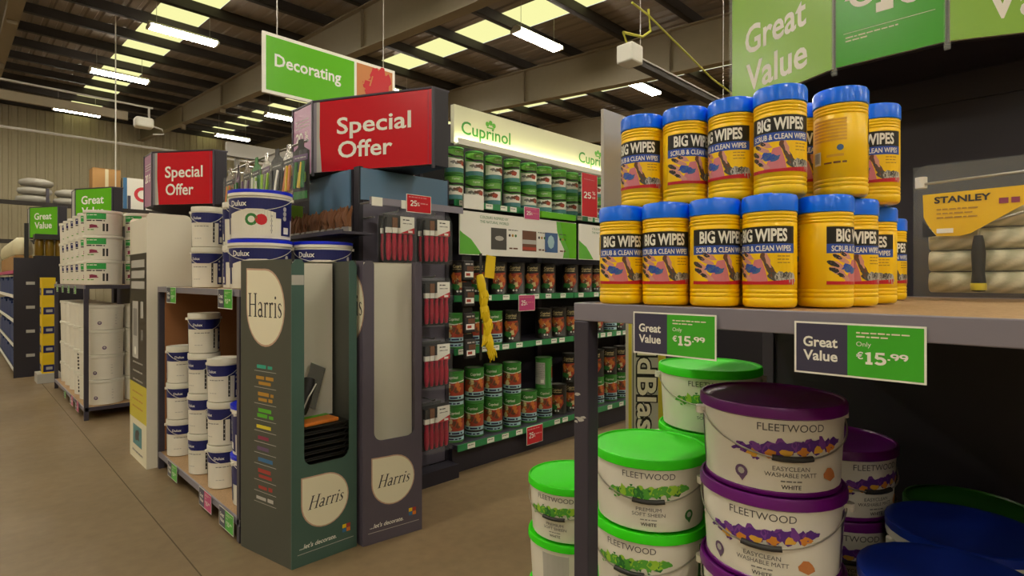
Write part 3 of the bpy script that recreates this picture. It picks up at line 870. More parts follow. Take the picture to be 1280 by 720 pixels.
# ------------------------------------------------------------------ price cards hung on rack lips
def make_card(m='card_green'):
    def f():
        t = thing('price_card', '', 'price card')
        w, h = .178, .085
        MB().box(-w / 2, -.003, 0, w / 2, 0, h).build('holder', 'acrylic' , t)
        pr = Print([])
        k = -w / 2 + w * .435
        pr.rect(-w / 2, 0, w / 2, h, 'paper', .5)
        pr.rect(-w / 2 + .003, .003, k, h - .003, 'sign_slate').rect(k, .003, w / 2 - .003, h - .003, m)
        cx = (-w / 2 + k) / 2
        pr.text('Great', cx, h * .53, .0155, 'paper', 2, w=.05, bold=.025).text('Value', cx, h * .27, .0155, 'paper', 2, w=.05, bold=.025)
        pr.words(k + .012, w / 2 - .02, h * .82, .0025, 'cream', 2, random.Random(1)).words(k + .012, w / 2 - .045, h * .75, .0025, 'cream', 2, random.Random(2))
        pr.text('Only', k + .012, h * .59, .007, 'paper', 2, 'L').text('€', k + .012, h * .36, .010, 'paper', 2, 'L', bold=.02)
        pr.digits('15', k + .022, h * .27, .0195, 'paper', 2, w=.030, wt=.2).digits('.99', k + .053, h * .37, .0105, 'paper', 2, w=.026, wt=.2)
        pr.flat('card_print', t, .0005, -.003)
        return t
    return f
CARD, CARDP = Kind(make_card()), Kind(make_card('sign_pink'))
R = -PI / 2
CARD.put((.996, .548, 1.30), R, 'great value price card on the near rack under the leftmost tubs', 'price cards on the near rack')
CARD.put((.996, .234, 1.297), R + .04, 'great value price card on the near rack above the purple-lidded buckets', 'price cards on the near rack')
for y, z, lb in ((4.55, 1.285, 'upper lip far end beside the white stand'), (3.42, 1.285, 'upper lip half hidden by the tall cardboard box'),
                 (4.52, .03, 'base lip far end beside the white stand'), (3.40, .02, 'base lip half hidden by the tall cardboard box')):
    CARD.put((1.094, y, z), R, f'green price card, bucket rack {lb}', 'price cards on the bucket rack').scale = (1.35, 1, 1.35)
CARDP.put((1.094, 3.78, .03), R, 'pink price card on the base lip of the bucket rack', 'price cards on the bucket rack').scale = (1.35, 1, 1.35)
for y, z, lb, kd in ((7.7, 1.3, 'first', CARD), (8.2, 1.3, 'second', CARD), (8.7, 1.3, 'third', CARD), (9.2, 1.3, 'fourth', CARD)):
    kd.put((.924, y, z), R, f'small price card on far rack upper lip, {lb} from its post', 'price cards on the far rack')
CARDP.put((.924, 7.55, .04), R, 'pink price card nearest the post on the far rack base', 'price cards on the far rack')
CARDP.put((.924, 7.95, .04), R, 'second pink price card from the post on the far rack base', 'price cards on the far rack')
CARD.put((.924, 8.5, .04), R, 'grey price card on the base lip of the far rack', 'price cards on the far rack')

# ------------------------------------------------------------------ yellow wipes tubs
TR, TH = .0478, .212
def make_tub():
    t = thing('wipes_tub', '', 'tub')
    r = TR
    p = [(r * .9, 0), (r * .97, .003), (r, .009)]
    for z in (.018, .026, .034, .158, .164, .170):
        p += [(r, z - .0018), (r - .0016, z), (r, z + .0018)]
    p += [(r, .176), (r - .003, .18), (r - .003, .195)]
    MB().lathe(p, 28).build('body', 'yellow_plastic', t, smooth=50)
    lidm = MB().lathe([(r - .001, .178), (r + .0015, .179), (r + .0015, .204), (r - .001, .2095), (r - .004, .2105), (r - .006, .2085), (r * .55, .2085), (r * .52, .2115), (0, .212)], 28)
    ld = lidm.build('lid', 'blue_lid', t, smooth=40)
    MB().box(-.012, -r * .5, .2115, .012, -r * .1, .2145).build('lid_tab', 'blue_lid', ld, bevel=.002)
    pr = Print([], .008)
    W = .062
    pr.rect(-W, .042, W, .152, 'yellow_plastic', .5)
    pr.rect(-W, .118, W, .150, 'black').rect(-W, .1005, W, .118, 'royal_tub')
    pr.text('BIG WIPES', 0, .123, .0215, 'paper', 2, w=.092, bold=.035)
    pr.text('SCRUB & CLEAN WIPES', 0, .1045, .0098, 'paper', 2, w=.108, bold=.02)
    rn = random.Random(2)
    pr.poly([(-.03, .048), (.012, .048), (.008, .068), (.001, .09), (-.012, .088), (-.02, .066)], 'pink', 1.2)
    for (a, b, c, d) in ((-.036, .090, .017, .005), (-.044, .078, .019, .0055), (-.026, .096, .013, .0045), (-.042, .066, .017, .0055), (-.03, .057, .014, .005)):
        pr.blob(a, b, c, d, 'skin_pink', 1.6, rn, tilt=-.45, rough=.2).blob(a - .007, b + .003, c * .55, d * .75, 'charcoal', 1.9, rn, tilt=-.45, rough=.2)
    for q in range(4): pr.blob(-.026 + .006 * q, .076 - .003 * q, .010, .006, ['royal_tub', 'photo_blue'][q % 2], 2.2 + q * .1, rn, tilt=.3)
    for q in range(6): pr.blob(.006 + .003 * q, .092 - .007 * q, .006, .009, ['tin_brown', 'photo_dark'][q % 2], 2.3 + .1 * q, rn, tilt=.3, rough=.2)
    for q in range(6): pr.blob(.022 + .007 * q, .058 - .001 * q, .010, .009, ['photo_dark', 'mid_grey', 'light_grey'][q % 3], 2.6 + .1 * q, rn, tilt=-.3)
    pr.blob(.012, .086, .004, .012, 'skin_pink', 3.2, rn, tilt=.3)
    for q in range(3): pr.words(.028, .052, .094 - .006 * q, .002, 'gold_text', 2, rn)
    pr.poly([(-W, .0425), (0, .0425), (0, .048), (-W, .049)], 'red', 3.6).poly([(0, .0425), (W, .0425), (W, .053), (.03, .05), (0, .048)], 'red', 3.6)
    # back print
    B = PI * r
    for q in range(7): pr.rect(B - .03, .145 - .0065 * q, B + .035, .149 - .0065 * q, 'splash_yellow', 1)
    pr.rect(B - .03, .062, B - .012, .088, 'paper', 1)
    for q in range(7): pr.rect(B - .028 + .002 * q, .066, B - .0272 + .002 * q, .086, 'charcoal', 2)
    pr.disc(B + .024, .092, .006, 'photo_blue', 1, 10).words(B - .005, B + .035, .062, .004, 'tin_brown', 1, rn).rect(B + .0, .075, B + .03, .08, 'splash_yellow', 1)
    pr.round('label_print', t, lambda z: r + .0003, r, .0002)
    return t
mat('royal_tub', '#2a4fb0', .4)
TUB = Kind(make_tub)
SZ = 1.399
low = [(1.045, .701, .05, 'leftmost in the lower row'), (1.062, .602, -.1, 'second from the left in the lower row'), (1.080, .503, .35, 'third from the left in the lower row'),
       (1.10, .404, -.3, 'fourth from left in the lower row, largest'), (1.187, .332, 1.35, 'lower row, turned to show small print'),
       (1.286, .313, .15, 'lower row, squeezed behind the turned tub'), (1.464, .314, -.35, 'lower row, deeper past the turned tub'),
       (1.75, .345, .2, 'alone in shadow at the shelf back'),
       (1.149, .712, .1, 'back of lower row under first upper tub'), (1.163, .612, 0, 'back of lower row under second upper tub'),
       (1.180, .513, 0, 'back of lower row under third upper tub'), (1.226, .424, 0, 'back of lower row under front upper tub'), (1.325, .406, 0, 'back of lower row under half-hidden tub')]
up = [(1.128, .70, -.35, 'leftmost in the upper row'), (1.145, .601, .45, 'second from the left in the upper row'), (1.160, .502, -.55, 'third from the left in the upper row'),
      (1.152, .403, .0, 'front and centre of the upper row'), (1.312, .408, .1, 'upper row, sliver behind its neighbours'), (1.25, .322, PI - .5, 'upper row, turned backwards showing the barcode'), (1.42, .30, -.15, 'rightmost in the upper row')]
for x, y, off, lb in low: TUB.put((x, y, SZ), face(x, y, off), f'yellow wipes tub with blue lid, {lb}', 'yellow wipes tubs')
for x, y, off, lb in up: TUB.put((x, y, SZ + TH + .003), face(x, y, off), f'yellow wipes tub with blue lid, {lb}', 'yellow wipes tubs')

# ------------------------------------------------------------------ roller set
t = thing('roller_set', 'clear pack of fleece roller sleeves with yellow card and black handle', 'roller set', (1.93, .30, SZ), -PI / 2 + .03)
W, H = .40, .36
MB().prism_y([(0, .0), (W, .0), (W, H - .02), (W - .02, H), (.02, H), (0, H - .02)], -.09, 0).build('clear_pack', 'clear_plastic', t, bevel=.008)
MB().box(-.012, -.004, -.0, W + .012, 0, H + .01).build('flange', 'clear_plastic', t)
for i in range(4):
    o = MB().lathe([(0, 0), (.024, 0), (.028, .004), (.028, .336), (.024, .34), (0, .34)], 18).build('roller_sleeve', 'fleece', t, smooth=60)
    o.rotation_euler = (0, PI / 2, 0); o.location = (.03, -.04, .045 + .057 * i)
MB().prism_y([(.03, .2), (.05, .168), (.10, .166), (.12, .172), (.25, .255), (.25, .285), (.02, .28), (.022, .22)], -.084, -.08).build('card', 'stanley_yellow', t)
pr = Print([]); pr.text('STANLEY', .045, .255, .016, 'charcoal', 1, 'L', w=.115, bold=.03).words(.05, .14, .236, .004, 'gold_text', 1, random.Random(3)).words(.05, .13, .225, .004, 'gold_text', 1, random.Random(4)).words(.05, .14, .214, .004, 'gold_text', 1, random.Random(5))
pr.rect(.175, .243, .193, .257, 'maroon', 1).rect(.198, .243, .214, .257, 'maroon', 1).rect(.05, .175, .085, .187, 'paper', 1).poly([(.02, .165), (.02, .21), (.05, .168)], 'black', 1)
pr.flat('card_print', t, .0006, -.085)
hd = MB().lathe([(0, 0), (.014, .002), (.016, .02), (.013, .05), (.015, .1), (.012, .13), (.009, .145), (0, .146)], 14, c=(.135, -.075, .02)).build('handle', 'rubber', t, smooth=50)
MB().lathe([(.0165, 0), (.017, .012), (.0165, .018)], 14, c=(.135, -.075, .025)).build('handle_ring', 'mould_yellow', hd, smooth=50)
MB().tube([(.135, -.075, .165), (.135, -.078, .185), (.16, -.078, .2), (.36, -.078, .262), (.37, -.078, .3), (.36, -.078, .325), (.02, -.078, .31)], .0035, 8).build('wire_frame', 'metal', t, smooth=60)
for x in (.015, .345): MB().lathe([(0, 0), (.014, 0), (.014, .03), (0, .03)], 10, c=(x, -.07, .3)).build('end_cap', 'bucket_white', t, smooth=40)

# ------------------------------------------------------------------ buckets
def bucket_geo(t, R_, h, bodym, lidm, n=32, taper=.9, lid_h=.022, flat=1.0):
    def rf(z): return R_ * (taper + (.965 - taper) * min(1, z / h))
    b = MB().lathe([(rf(0) - .006, 0), (rf(0), .004), (rf(h * .5), h * .5), (rf(h - .02), h - lid_h), (rf(h) - .003, h - .013)], n, sy=flat).build('body', bodym, t, smooth=40)
    l = MB().lathe([(R_ * .965, h - lid_h - .003), (R_, h - lid_h), (R_ * 1.0, h - .006), (R_ * .985, h - .0005), (R_ * .955, h), (R_ * .94, h - .004), (R_ * .9, h - .006), (R_ * .5, h - .006), (0, h - .005)], n, sy=flat).build('lid', lidm, t, smooth=40)
    return rf
def bail(t, rf, R_, h, drop, m='metal', grip=True, span=PI / 2):
    pts = []
    for i in range(25):
        a = -span + 2 * span * i / 24
        q = math.cos(a)
        pts.append(((rf(h * .6) + .006) * math.sin(a), -(rf(h * .6) + .006) * math.cos(a), h - .035 - drop * q))
    hw = MB().tube(pts, .0018, 6).build('handle_wire', m, t, smooth=60)
    if grip: MB().tube(pts[10:15], .006, 8).build('handle_grip', 'charcoal', hw, smooth=60)
    for s in (-1, 1): MB().lathe([(0, 0), (.012, 0), (.012, .016), (0, .016)], 10, c=(s * (rf(h) + .004), 0, h - .046)).build('handle_lug', m if m != 'metal' else 'bucket_white', t, smooth=40)
FR, FH = .147, .178
def make_fleet(kind):
    def f():
        t = thing('paint_bucket', '', 'bucket')
        lid = {'purple': 'purple_lid', 'lime': 'lime_lid', 'dark': 'dark_green_lid'}[kind]
        rf = bucket_geo(t, FR, FH, 'bucket_white', lid)
        if kind == 'purple': MB().lathe([(rf(.0) + .001, .0), (rf(.008) + .002, .002), (rf(.008) + .002, .008), (rf(.01), .01)], 32).build('foot_ring', 'purple_lid', t, smooth=40)
        pr = Print([], .02)
        pr.text('FLEETWOOD', 0, .1305, .0145, 'grey_text', 1, w=.125)
        if kind == 'purple':
            pr.splash(.0, .098, .215, .042, ['splash_purple', 'splash_violet', 'splash_purple', 'splash_yellow'], 5)
            rn = random.Random(9)
            for q in range(6): pr.blob(-.07 + .03 * q, .082 + .003 * q, .012, .008, ['splash_yellow', 'splash_orange'][q % 2], 3.6, rn)
            pr.text('EASYCLEAN', .0, .0525, .0085, 'grey_text', 1, w=.07).text('WASHABLE MATT', .0, .040, .0085, 'grey_text', 1, w=.10)
            pr.blob(.085, .042, .018, .012, 'swatch_orange', 1.5, rn, rough=.15, tilt=-.4)
            dm = 'plum'
        else:
            pr.splash(.0, .098, .20, .040, ['splash_green', 'splash_lime', 'splash_dark', 'splash_green'], 6)
            pr.text('PREMIUM', .0, .0525, .0085, 'grey_text', 1, w=.06).text('SOFT SHEEN', .0, .040, .0085, 'grey_text', 1, w=.08)
            rn = random.Random(9)
            dm = 'splash_dark'
        pr.words(-.02, .02, .0305, .003, 'mid_grey', 1, rn).text('WHITE', 0, .0165, .008, 'charcoal', 1, w=.038, bold=.01)
        dx = -.095 if kind == 'purple' else .105
        pr.disc(dx, .04, .013, dm, 1, 14).poly([(dx - .01, .034), (dx + .002, .02), (dx + .011, .034)], dm, 1.1).disc(dx, .041, .007, 'light_grey', 2, 8)
        # information column round the side
        sx = .2
        pr.rect(sx - .016, .02, sx + .02, .14, 'plum' if kind == 'purple' else 'splash_dark', 1)
        for q in range(4): pr.disc(sx + .002, .035 + .029 * q, .010, 'light_grey', 2, 8)
        pr.rect(-.36, .012, -.27, .142, 'light_grey', 1).rect(-.25, .02, -.222, .14, 'splash_green' if kind == 'lime' else 'plum', 1)
        for q in range(4): pr.disc(-.236, .035 + .029 * q, .009, 'light_grey', 2, 8)
        pr.round('label_print', t, lambda z: rf(z) + .0006, rf(.09), .0003)
        bail(t, rf, FR, FH, .065)
        return t
    return f
FP, FG, FD = Kind(make_fleet('purple')), Kind(make_fleet('lime')), Kind(make_fleet('dark'))
ZB = .133
def stack(kd, x, y, n, z0, pitch, offs, what, group, vis=99):
    for i in range(n):
        top = n - 1 - i
        off = offs[top] if top < len(offs) else 0
        lb = f'{what}, ' + ('topmost of its stack' if top == 0 else f'{ORD[top]} from the top')
        kd.put((x, y, z0 + pitch * i), face(x, y, off), lb, group)
stack(FP, 1.264, .4615, 6, ZB, FH, [.28, -.12, -.05, .2], 'purple-lidded bucket, front of the near rack', 'purple-lidded buckets')
stack(FG, 1.285, .775, 5, ZB, FH, [-.02, -.35, .2], 'lime-lidded bucket just right of the rack post', 'lime-lidded buckets')
stack(FG, 1.59, .757, 6, ZB, FH, [.05, .1], 'lime-lidded bucket behind the front lime stack', 'lime-lidded buckets')
stack(FP, 1.70, .452, 5, ZB, FH, [.75, .3], 'purple-lidded bucket in shadow behind the front purple stack', 'purple-lidded buckets')
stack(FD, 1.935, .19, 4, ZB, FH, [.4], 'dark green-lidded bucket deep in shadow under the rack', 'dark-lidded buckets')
t = thing('pallet', 'low wooden pallet under the lime-lidded buckets left of the rack post', 'pallet', (1.462, 1.177, 0))
for i in range(4): MB().box(-.18, -.18 + .096 * i, .07, .18, -.11 + .096 * i, .088).build('slat', 'pallet_wood', t)
for i in range(3): MB().box(-.18 + .15 * i, -.18, 0, -.12 + .15 * i, .178, .07).build('runner', 'pallet_wood', t)
stack(FG, 1.462, 1.177, 4, .0885, FH, [-.42, 1.9], 'lime-lidded bucket left of the rack post', 'lime-lidded buckets')

def make_dulux(R_, h, lidm, big):
    def f():
        t = thing('paint_bucket', '', 'bucket')
        lid_h = .034 if not big else .03
        rf = bucket_geo(t, R_, h, 'bucket_white', 'lid_white', 28, .93, lid_h)
        if lidm != 'lid_white':
            MB().lathe([(R_ * .99, h - .013), (R_ * 1.006, h - .012), (R_ * 1.006, h + .006), (R_ * .96, h + .008), (R_ * .9, h + .004), (0, h + .004)], 28).build('blue_cap', lidm, t, smooth=40)
        k = R_ / .1
        pr = Print([], .018)
        B = PI * rf(h / 2)
        zb_ = .44 if big else .6
        pr.rect(-B, h * zb_, B, h * .845, 'dulux_navy', 1)
        for c in (0, B):
            pr.text('Dulux', c - .05 * k, h * .68, .017 * k, 'paper', 2, w=.062 * k, bold=.02)
            if big:
                pr.poly([(c - .085 * k, h * .12), (c + .07 * k, h * .12), (c + .07 * k, h * .56), (c + .03 * k, h * .62), (c - .02 * k, h * .62), (c - .085 * k, h * .52)], 'bucket_white', 1.6)
                pr.disc(c - .005 * k, h * .4, .02 * k, 'splash_dark', 2, 12).disc(c + .025 * k, h * .4, .018 * k, 'red', 2.3, 12).disc(c - .005 * k, h * .4, .011 * k, 'bucket_white', 2.6, 10)
                pr.rect(c - .11 * k, h * .1, c - .095 * k, h * .5, 'dulux_navy', 1)
            pr.rect(c + .05 * k, h * .12, c + .062 * k, h * zb_, 'charcoal', 1)
            for q in range(4): pr.disc(c + .056 * k, h * (.18 + .1 * q), .004 * k, 'light_grey', 2.8, 8)
            pr.rect(c + .09 * k, h * .08, c + .14 * k, h * .845, 'dulux_navy', 1.5)
            for q in range(3): pr.disc(c + .105 * k, h * (.45 + .1 * q), .008 * k, 'light_grey', 2.5, 8)
            pr.rect(c + .1 * k, h * .12, c + .125 * k, h * .26, 'paper', 2)
            if not big: pr.words(c - .07 * k, c + .03 * k, h * .5, .006 * k, 'mid_grey', 1, random.Random(3)).words(c - .07 * k, c - .02 * k, h * .2, .006 * k, 'light_grey', 1, random.Random(4))
        pr.round('label_print', t, lambda z: rf(z) + .0006, rf(h / 2), .0003)
        bail(t, rf, R_, h, h * .3, 'bucket_white', False)
        return t
    return f
DS = Kind(make_dulux(.1, .272, 'lid_white', False))
DB = Kind(make_dulux(.182, .282, 'royal_blue', True))
ZR = .133
G1 = 'navy-banded paint buckets on the rack'
stack(DS, 1.215, 4.78, 3, ZR, .273, [.4, .3, .2], 'small navy-banded bucket, lower tier, by the brown end board', G1)
stack(DS, 1.215, 4.23, 4, ZR, .273, [.1, -.5, -.4, -.45], 'small navy-banded bucket, lower tier, tallest column', G1)
stack(DS, 1.225, 3.85, 3, ZR, .273, [-.3, -.6, .2], 'small navy-banded bucket, lower tier, third column', G1)
stack(DS, 1.46, 4.52, 2, ZR, .273, [.1, .3], 'small navy-banded bucket, lower tier, rear column', G1)
stack(DB, 1.32, 3.45, 2, ZR, .293, [.6, .4], 'blue-lidded bucket, lower tier, beside the cardboard display', G1)
stack(DS, 1.22, 4.17, 2, SZ, .273, [-.2, -.3], 'small navy-banded bucket, upper tier, by the white stand', G1)
stack(DS, 1.30, 3.80, 2, SZ, .273, [.6, .7], 'small navy-banded bucket, upper tier, beside blue-lidded ones', G1)
stack(DS, 1.45, 4.1, 2, SZ, .273, [.6, .7], 'small navy-banded bucket, upper tier, rear column', G1)
stack(DB, 1.322, 3.5, 2, SZ, .293, [-.25, -.15], 'wide blue-lidded bucket, upper tier, taller stack', G1)
stack(DB, 1.673, 3.39, 1, SZ, .293, [-.1], 'wide blue-lidded bucket, upper tier, under the brown brushes', G1)
# blue lids under the near rack, their blue darkened to paint in the shade
mat('shaded_blue', '#10309a', .4)
DB2 = Kind(make_dulux(.152, .245, 'shaded_blue', True))
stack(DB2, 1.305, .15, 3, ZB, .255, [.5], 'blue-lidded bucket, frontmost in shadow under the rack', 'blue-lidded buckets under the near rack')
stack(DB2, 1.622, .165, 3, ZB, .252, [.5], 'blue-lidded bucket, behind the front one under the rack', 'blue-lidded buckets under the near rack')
def make_smalltin():
    t = thing('filler_tin', '', 'tin')
    b = MB(); tin_body(b, .06, .17); b.build('body', 'tin_black', t, smooth=40)
    MB().lathe([(.046, .162), (.044, .168), (.038, .168), (0, .164)], 16).build('lid', 'metal', t, smooth=40)
    Print([], .02).words(-.06, .06, .1, .022, 'red', 1, random.Random(7)).rect(-.08, .02, .08, .06, 'plum', 1).words(-.05, .05, .075, .01, 'light_grey', 1, random.Random(1)).round('label_print', t, lambda z: .0575, .058, .0004)
    return t
ST = Kind(make_smalltin)
stack(ST, 1.93, .41, 4, ZB, .171, [0, .1], 'small black tin behind the purple-lidded buckets', 'small black tins')

# plain white buckets of the far rack
def make_trade(style):
    def f():
        t = thing('trade_bucket', '', 'bucket')
        R_, h = .178, .262
        rf = bucket_geo(t, R_, h, 'bucket_white', 'lid_white', 24, .93, .03)
        pr = Print([], .03)
        if style in ('green', 'blue'):
            m = 'leafy' if style == 'green' else 'dulux_navy'
            for c in (-.02, .5):
                pr.rect(c - .13, .165, c + .06, .228, m)
                pr.words(c - .12, c - .02, .205, .010, 'paper', 2, random.Random(1)).words(c - .13, c + .05, .145, .013, 'charcoal', 1, random.Random(2))
                pr.blob(c - .06, .09, .05, .02, 'maroon' if style == 'green' else 'plum', 1, random.Random(3)).words(c - .12, c - .03, .05, .012, 'splash_green', 1, random.Random(4))
                for q in range(2): pr.rect(c + .03 + .03 * q, .04, c + .048 + .03 * q, .12, 'charcoal', 1)
        else:
            pr.disc(-.06, .075, .02, 'plum', 1, 10).disc(-.06, .078, .01, 'light_grey', 2, 8)
            if style == 'text':
                for q in range(5): pr.rect(-.13, .03 + .04 * q, -.1, .055 + .04 * q, 'charcoal', 1)
            for q in range(4): pr.words(.08, .1, .06 + .03 * q, .006, 'light_grey', 1, random.Random(q))
        pr.round('label_print', t, lambda z: rf(z) + .0008, rf(.13), .0005)
        return t
    return f
mat('leafy', '#2ea84c', .45)
TX = Kind(make_trade('text'))
TW, TG, TB = Kind(make_trade('plain')), Kind(make_trade('green')), Kind(make_trade('blue'))
G2 = 'white trade buckets on the far rack'
for k in range(6):
    y = 7.36 + .385 * k
    stack(TX if k == 2 else TW, 1.135, y, 4, ZR, .263, [.1, .35, -.15, -.1], f'plain white bucket, far rack lower tier, {ORD[k]} column', G2)
    kd = TG if k < 2 else TB
    stack(kd, 1.125, y, 3, SZ, .263, [-.1, -.1, -.1], f'{"green" if k < 2 else "blue"}-labelled white bucket, far rack top, {ORD[k]} column', G2)
stack(TG, 1.495, 7.40, 3, SZ, .263, [-.3, -.3, -.3], 'green-labelled white bucket, far rack top, inner column', G2)
stack(TW, 1.49, 7.40, 4, ZR, .263, [0, 0, 0, 0], 'plain white bucket, far rack lower tier, inner column', G2)

# ------------------------------------------------------------------ tall cardboard brush displays
def stroke(pr, pts, ws, m, l, fn):
    P = [Vector(p) for p in pts]
    n = len(P)
    L, Rr = [], []
    for i in range(n):
        d = (P[min(i + 1, n - 1)] - P[max(i - 1, 0)]).normalized()
        nn = Vector((-d.y, d.x)); w = (ws[i] if isinstance(ws, (list, tuple)) else ws) / 2
        L.append(P[i] + nn * w); Rr.append(P[i] - nn * w)
    for i in range(n - 1):
        pr.poly([fn(*Rr[i]), fn(*Rr[i + 1]), fn(*L[i + 1]), fn(*L[i])], m, l)
def serif_word(pr, x, y, size, m, l, shear=0.0, squeeze=1.0):
    """The roman-style brand lettering, drawn stroke by stroke, centred on x."""
    adv = [.84, .50, .42, .42, .30, .40]
    tot = sum(adv)
    cx = 0
    def arc(ox, oy, rx, ry, a0, a1, n=10): return [(ox + rx * math.cos(math.radians(a0 + (a1 - a0) * i / n)), oy + ry * math.sin(math.radians(a0 + (a1 - a0) * i / n))) for i in range(n + 1)]
    for k, ch in enumerate('Harris'):
        def fn(u, v, cx=cx): return (x + ((cx + u - tot / 2) * squeeze + shear * v) * size, y + v * size)
        S = lambda p, w, lay=l: stroke(pr, p, w, m, lay, fn)
        if ch == 'H':
            for q in (.16, .64):
                S([(q, 0), (q, 1)], .11)
                for v in (.015, .985): S([(q - .13, v), (q + .13, v)], .035, l + .2)
            S([(.16, .52), (.64, .52)], .045, l + .1)
        elif ch == 'a':
            S(arc(.2, .17, .14, .15, 40, 330), [.04] + [.085] * 9 + [.05])
            S(arc(.2, .46, .13, .15, 160, 0, 8) + [(.34, .1), (.38, .02), (.46, .03)], [.07, .05, .045, .05, .06, .08, .09, .1, .1, .1, .07, .03], l + .2)
        elif ch == 'r':
            S([(.13, 0), (.13, .6)], .1); S([(.02, .015), (.26, .015)], .035, l + .1); S([(.03, .58), (.15, .6)], .04, l + .1)
            S(arc(.27, .45, .12, .14, 170, 60, 7) + [(.36, .54)], [.03, .04, .05, .06, .07, .08, .09, .1, .09], l + .2)
        elif ch == 'i':
            S([(.13, 0), (.13, .6)], .1); S([(.02, .015), (.25, .015)], .035, l + .1); S([(.03, .58), (.15, .6)], .04, l + .1)
            pr.poly([fn(.13 + .065 * math.cos(2 * PI * i / 10), .82 + .065 * math.sin(2 * PI * i / 10)) for i in range(10)], m, l)
        else:
            S([(.31, .50), (.22, .59), (.12, .56), (.08, .47), (.14, .37), (.25, .28), (.30, .17), (.25, .06), (.14, .02), (.05, .11)], [.04, .05, .06, .09, .1, .1, .09, .06, .05, .04])
        cx += adv[k]
def roundel(pr, cx, cz, rx, rz, m, edge, l=1):
    n = 24
    def shape(k): return [(cx - rx * k, cz), ] + [(cx + rx * k * math.cos(a), cz + rz * k * math.sin(a)) for a in [PI + PI * 1.5 * i / n for i in range(1, n + 1)]] + [(cx - rx * k * .2, cz + rz * k), (cx - rx * k, cz + rz * k * 1.02)]
    pr.poly(shape(1.05), edge, l); pr.poly(shape(1.0), m, l + 1)
def harris_box(label, at, rz, body, front, filled):
    t = thing('cardboard_display', label, 'display stand', (at[0], at[1], 0), rz, 'tall cardboard brush displays')
    w, d, H, fl = .36, (.44 if filled else .3), 1.555, (.085 if filled else .03)
    zc, ml, mr, r = (.50 if filled else .56), .065, .045, .05
    side = 'harris_grey' if filled else 'harris_mauve'
    th = .006
    # sides flare a little towards the back
    MB().prism([(0, 0), (th, 0), (-fl + th, d), (-fl, d)], 0, H).build('side_panel', side, t)
    MB().prism([(w - th, 0), (w, 0), (w + fl * .3, d), (w + fl * .3 - th, d)], 0, H).build('side_panel', side, t)
    MB().box(-fl, d, 0, w + fl * .3, d + th, H).build('back_panel', side, t)
    yi = .26 if filled else .11
    MB().box(th - fl * yi / d, yi, .4, w - th, yi + .004, H - .004).build('inner_panel', 'card_white', t)
    MB().box(th - fl * yi / d, yi, H - .01, w - th, d, H - .004).build('top_flap', 'card_white', t)
    arcl = [(ml + r - r * math.cos(a), zc + r - r * math.sin(a)) for a in [PI / 2 * i / 6 for i in range(7)]]
    arcr = [(w - mr - r + r * math.sin(a), zc + r - r * math.cos(a)) for a in [PI / 2 * i / 6 for i in range(7)]]
    top = [(w, H - .03), (w - .02, H), (w - mr + .01, H), (w - mr, H - .02)]
    outer = [(0, 0), (w, 0)] + top + arcr[::-1] + arcl[::-1] + [(ml, H - .02), (ml - .01, H), (.02, H), (0, H - .03)]
    MB().prism_y(outer, -th, 0).build('front_panel', front, t)
    MB().box(.01, .004, zc - .06, w - .01, yi, zc - .055).build('tray_floor', 'card_white', t)
    pr = Print([])
    cz, cr = (.305, .125) if filled else (.33, .125)
    roundel(pr, w * .5, cz, cr, cr * 1.05, 'cream', 'swatch_pink')
    serif_word(pr, w * .5, cz - .03, .068, 'charcoal', 3, .3, 1.0)
    pr.text("...let's decorate.", .04, .085, .022, 'paper', 1, 'L', w=.20, bold=.015, shear=.25).rect(.03, .06, w - .02, .063, 'light_grey', 1)
    for i, m in enumerate(('steel_blue', 'orange', 'glove_yellow', 'brick_red')):
        pr.rect(w - .085 + .024 * (i % 2), .10 + .022 * (i // 2), w - .063 + .024 * (i % 2), .12 + .022 * (i // 2), m, 1)
    if filled: pr.rect(.0, H - .13, ml - .002, H - .08, 'light_grey', 1)
    pr.flat('front_print', t, .0006, -th)
    # print on the side that faces the rack aisle
    L = math.hypot(fl, d); ang = math.atan2(-d, fl)
    pr = Print([])
    roundel(pr, L * .5, 1.305, .165, .195, 'cream', 'swatch_pink')
    serif_word(pr, L * .5, 1.255, .125, 'charcoal', 3, 0, .86)
    rn = random.Random(3)
    z = .985
    for m, n in (('turquoise', 1), ('gold_text', 2), ('gold_text', 2), ('green_text', 2), ('yellow_text', 1), ('maroon', 1), ('plum', 1), ('steel_blue', 1), ('brick_red', 2), ('brick_red', 1), ('light_grey', 1)):
        for q in range(n):
            pr.words(L * rn.uniform(.32, .38), L * rn.uniform(.6, .68), z, .02, m, 1, rn, 1.2); z -= .028
        pr.rect(L * .28, z + .012, L * .72, z + .0145, 'light_grey', 1); z -= .03
    o = pr.flat('side_print', t, .0006, 0)
    o.location = (-fl, d, 0); o.rotation_euler[2] = ang
    return t
mat('swatch_pink', '#c8a48c', .5)
hb = harris_box('tall dark green cardboard display with round white logo, black trays inside', (1.185, 2.748), .0, 'harris_grey', 'harris_green', True)
harris_box('tall empty mauve cardboard display with round white logo beside the brush packs', (1.562, 2.712), -.13, 'harris_mauve', 'harris_mauve', False)
